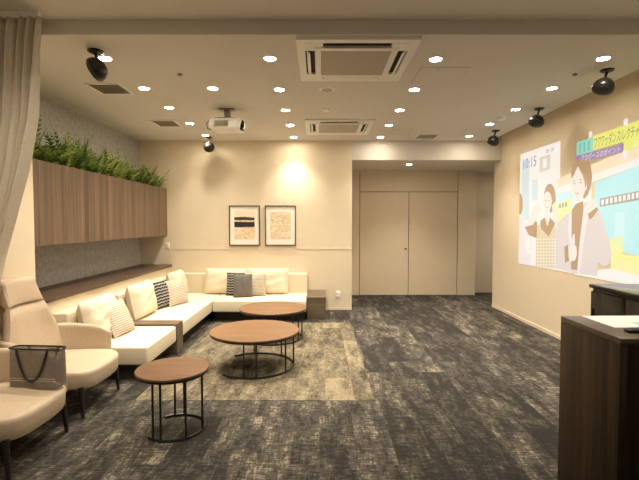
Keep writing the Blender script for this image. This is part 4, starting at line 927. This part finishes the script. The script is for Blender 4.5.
def disc_fit(name, label, cat, x, y, r, hh, mat, inner=None):
    t = thing(name, label, cat, (x, y, CZ))
    bm = nb(); lathe(bm, [(0, 0), (r, 0), (r, -hh*.5), (r*.82, -hh), (0, -hh)], 28); obj('housing', bm, mat, t, True)
    if inner:
        bm = nb(); lathe(bm, [(0, -hh-.002), (r*.7, -hh-.002), (r*.7, -hh+.001), (0, -hh+.001)], 24); obj('grille', bm, inner, t, True)
disc_fit('ceiling_speaker', 'round flush ceiling speaker behind the nearer air conditioner', 'speaker', .08, 4.60, .085, .008, 'white', 'grille')
disc_fit('smoke_detector', 'small round white ceiling sensor before the farther air conditioner', 'smoke detector', .081, 5.40, .050, .02, 'white')
disc_fit('smoke_detector', 'white domed smoke detector beside the projection wall downlights', 'smoke detector', 2.426, 5.80, .055, .035, 'white')
disc_fit('sprinkler', 'tiny ceiling sprinkler head near the nearer slatted vent', 'sprinkler', -1.321, 4.13, .022, .02, 'metalgrey')
disc_fit('sprinkler', 'tiny ceiling sprinkler head near the projection wall speaker', 'sprinkler', 2.417, 4.13, .022, .02, 'metalgrey')

# black satellite speakers on swivel brackets
def speaker(label, x, y, yaw, tilt, s=1.0, drop=.165, swing=(0, 0)):
    t = thing('satellite_speaker', label, 'speaker', (x, y, CZ), 0, 'black swivel speakers on the ceiling')
    bm = nb(); lathe(bm, [(0, 0), (.058*s, 0), (.058*s, -.010), (.040*s, -.022), (0, -.024)], 24); obj('ceiling_mount', bm, 'spk', t, True)
    c = Vector((swing[0], swing[1], -drop))
    bm = nb(); tube(bm, [(0, 0, -.018), (c.x*.45, c.y*.45, -drop*.38), c*.86], [.014*s, .011*s, .013*s], 10); obj('bracket_arm', bm, 'spk', t, True)
    rot = Matrix.Translation(c) @ Matrix.Rotation(yaw, 4, 'Z') @ Matrix.Rotation(tilt, 4, 'Y')
    # front axis is local +x
    mat = rot @ Matrix.Rotation(PI/2, 4, 'Y')
    bm = nb()
    lathe(bm, [(0, -.062*s), (.035*s, -.058*s), (.065*s, -.040*s), (.086*s, -.008*s), (.094*s, .025*s), (.086*s, .045*s), (.078*s, .047*s), (0, .040*s)], 32, mat=mat)
    obj('cabinet', bm, 'spk', t, True)
    bm = nb(); lathe(bm, [(.079*s, .046*s), (.070*s, .056*s), (.04*s, .066*s), (0, .069*s)], 32, mat=mat); obj('grille', bm, 'mesh', t, True)
speaker('black swivel ceiling speaker over the armchairs near the curtain', -1.835, 3.58, R(200), R(32), 1.05, .155, (.035, -.03))
speaker('black swivel ceiling speaker on the projection wall side, nearest the camera', 2.65, 4.02, R(205), R(62), 1.0, .150, (-.04, -.02))
speaker('black swivel ceiling speaker on the projection wall side, middle of three', 2.71, 5.36, R(205), R(62), 1.0, .150, (-.04, -.02))
speaker('black swivel ceiling speaker on the projection wall side, farthest of three', 2.69, 6.62, R(205), R(62), 1.0, .150, (-.04, -.02))
speaker('black swivel ceiling speaker near the back wall beside the projector', -1.818, 7.13, R(-60), R(30), .95, .16, (.0, -.02))

# projector
pj = thing('projector', 'white video projector hanging from the ceiling before the back wall', 'projector', (-1.143, 5.40, CZ))
bm = nb(); box(bm, -.085, .085, -.06, .06, -.014, 0, .003); obj('mount_plate', bm, 'metalgrey', pj, True)
bm = nb(); box(bm, -.035, .035, -.03, .03, -.12, -.013, .003); obj('mount_post', bm, 'metalgrey', pj, True)
bm = nb(); box(bm, -.10, .09, -.08, .08, -.128, -.116, .003); obj('mount_bracket', bm, 'black', pj, True)
bm = nb(); box(bm, -.20, .20, -.15, .15, -.275, -.130, .045, 5); 
for v in bm.verts:
    if v.co.z < -.2: v.co.x *= .93; v.co.y *= .93
obj('housing', bm, 'white', pj, True, rot=(0, 0, R(-4)))
bm = nb()
for k in range(7): box(bm, -.115, .045, -.158, -.140, -.235+k*.010, -.230+k*.010)
obj('vent_slat', bm, 'grille', pj, rot=(0, 0, R(-4)))
bm = nb(); lathe(bm, [(0, 0), (.048, 0), (.048, .03), (.040, .034), (.036, .022), (0, .018)], 24, mat=Matrix.Translation((.178, -.07, -.20)) @ Matrix.Rotation(PI/2, 4, 'Y')); obj('lens', bm, 'gloss', pj, True)
bm = nb(); box(bm, .175, .215, -.14, -.02, -.275, -.25, .006); obj('lens_shutter', bm, 'black', pj, True)
bm = nb(); tube(bm, [(-.02, -.03, -.115), (-.12, -.05, -.118), (-.20, -.06, -.13), (-.245, -.06, -.19), (-.235, -.06, -.25), (-.19, -.05, -.262)], .006, 8); obj('cable', bm, 'black', pj, True)
bm = nb(); tube(bm, [(-.10, -.03, -.118), (-.16, -.06, -.15), (-.185, -.07, -.18), (-.17, -.08, -.20)], .005, 8); obj('cable', bm, 'black', pj, True)

# ------------------------------------------------------------------ projected television picture on the wall
XW = 3.12
KEY = {'white': (245, 243, 240), 'paleblue': (205, 228, 235), 'greybeige': (215, 208, 196), 'beam': (246, 226, 192), 'cyan': (165, 238, 246), 'palecyan': (190, 243, 250),
       'yellow1': (250, 240, 130), 'yellow2': (246, 240, 160), 'sign': (130, 135, 140), 'hair': (168, 130, 92), 'lav': (236, 228, 230), 'skin': (252, 232, 222), 'dress': (218, 200, 165), 'brown': (160, 115, 75),
       'lip': (225, 165, 155), 'pat': (250, 245, 230), 'jacket': (216, 208, 209), 'eye': (120, 95, 85), 'cyan2': (120, 225, 205), 'yellow': (235, 240, 110), 'purple': (135, 105, 175), 'teal': (75, 175, 185), 'ink': (95, 100, 70), 'blueink': (105, 105, 180)}
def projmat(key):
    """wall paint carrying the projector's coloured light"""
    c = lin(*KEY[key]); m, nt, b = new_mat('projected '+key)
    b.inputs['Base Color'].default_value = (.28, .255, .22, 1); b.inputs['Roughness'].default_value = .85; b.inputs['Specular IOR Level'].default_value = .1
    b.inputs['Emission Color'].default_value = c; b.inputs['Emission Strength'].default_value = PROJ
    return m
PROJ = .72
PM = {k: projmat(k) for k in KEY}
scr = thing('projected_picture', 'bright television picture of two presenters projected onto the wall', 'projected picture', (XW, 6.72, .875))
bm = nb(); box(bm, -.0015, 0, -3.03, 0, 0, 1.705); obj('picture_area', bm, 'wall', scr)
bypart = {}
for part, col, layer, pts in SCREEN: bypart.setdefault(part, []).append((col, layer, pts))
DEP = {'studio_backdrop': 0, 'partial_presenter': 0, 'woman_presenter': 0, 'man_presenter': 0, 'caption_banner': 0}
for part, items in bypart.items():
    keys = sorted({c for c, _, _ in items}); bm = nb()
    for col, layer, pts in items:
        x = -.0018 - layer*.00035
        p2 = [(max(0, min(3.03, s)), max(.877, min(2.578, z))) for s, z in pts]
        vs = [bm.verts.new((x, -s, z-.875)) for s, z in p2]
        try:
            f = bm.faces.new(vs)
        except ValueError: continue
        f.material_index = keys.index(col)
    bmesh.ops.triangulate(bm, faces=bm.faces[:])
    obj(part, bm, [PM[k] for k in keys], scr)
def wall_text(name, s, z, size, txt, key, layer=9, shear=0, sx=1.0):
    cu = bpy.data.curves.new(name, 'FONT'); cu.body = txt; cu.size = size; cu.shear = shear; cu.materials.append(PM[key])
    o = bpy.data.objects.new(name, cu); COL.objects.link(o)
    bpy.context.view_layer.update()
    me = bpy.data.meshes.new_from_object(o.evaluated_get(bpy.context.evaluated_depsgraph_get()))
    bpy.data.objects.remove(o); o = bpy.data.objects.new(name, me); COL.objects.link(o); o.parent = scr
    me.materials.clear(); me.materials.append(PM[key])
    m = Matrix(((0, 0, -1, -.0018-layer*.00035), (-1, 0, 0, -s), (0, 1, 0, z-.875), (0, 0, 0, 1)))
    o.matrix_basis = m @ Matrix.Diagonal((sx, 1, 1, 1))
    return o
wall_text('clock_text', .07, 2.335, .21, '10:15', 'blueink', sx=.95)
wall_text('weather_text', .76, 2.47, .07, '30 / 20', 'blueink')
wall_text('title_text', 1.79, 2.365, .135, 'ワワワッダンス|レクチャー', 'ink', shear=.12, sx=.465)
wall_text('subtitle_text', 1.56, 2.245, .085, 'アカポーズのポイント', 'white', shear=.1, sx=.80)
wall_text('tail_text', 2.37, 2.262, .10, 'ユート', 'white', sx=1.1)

# ------------------------------------------------------------------ light, world, camera, view
w = bpy.data.worlds.new('World'); SC.world = w; w.use_nodes = True
bg = w.node_tree.nodes['Background']; bg.inputs[0].default_value = (1.0, .86, .68, 1); bg.inputs[1].default_value = .20

cam = bpy.data.cameras.new('Camera'); co = bpy.data.objects.new('Camera', cam); COL.objects.link(co)
cam.sensor_fit = 'HORIZONTAL'; cam.sensor_width = 36.0; cam.lens = 36.0*430/639
cam.clip_start = .05; cam.clip_end = 60
co.location = (0, 0, 1.51); co.rotation_euler = (PI/2 - math.atan(17/430.0), 0, 0)
SC.camera = co
vs_ = SC.view_settings
vs_.view_transform = 'Standard'; vs_.look = 'None'; vs_.gamma = 1.0; vs_.use_curve_mapping = False
vs_.exposure = 0.12
SC.cycles.max_bounces = 10; SC.cycles.diffuse_bounces = 7
SC.cycles.sample_clamp_indirect = 6
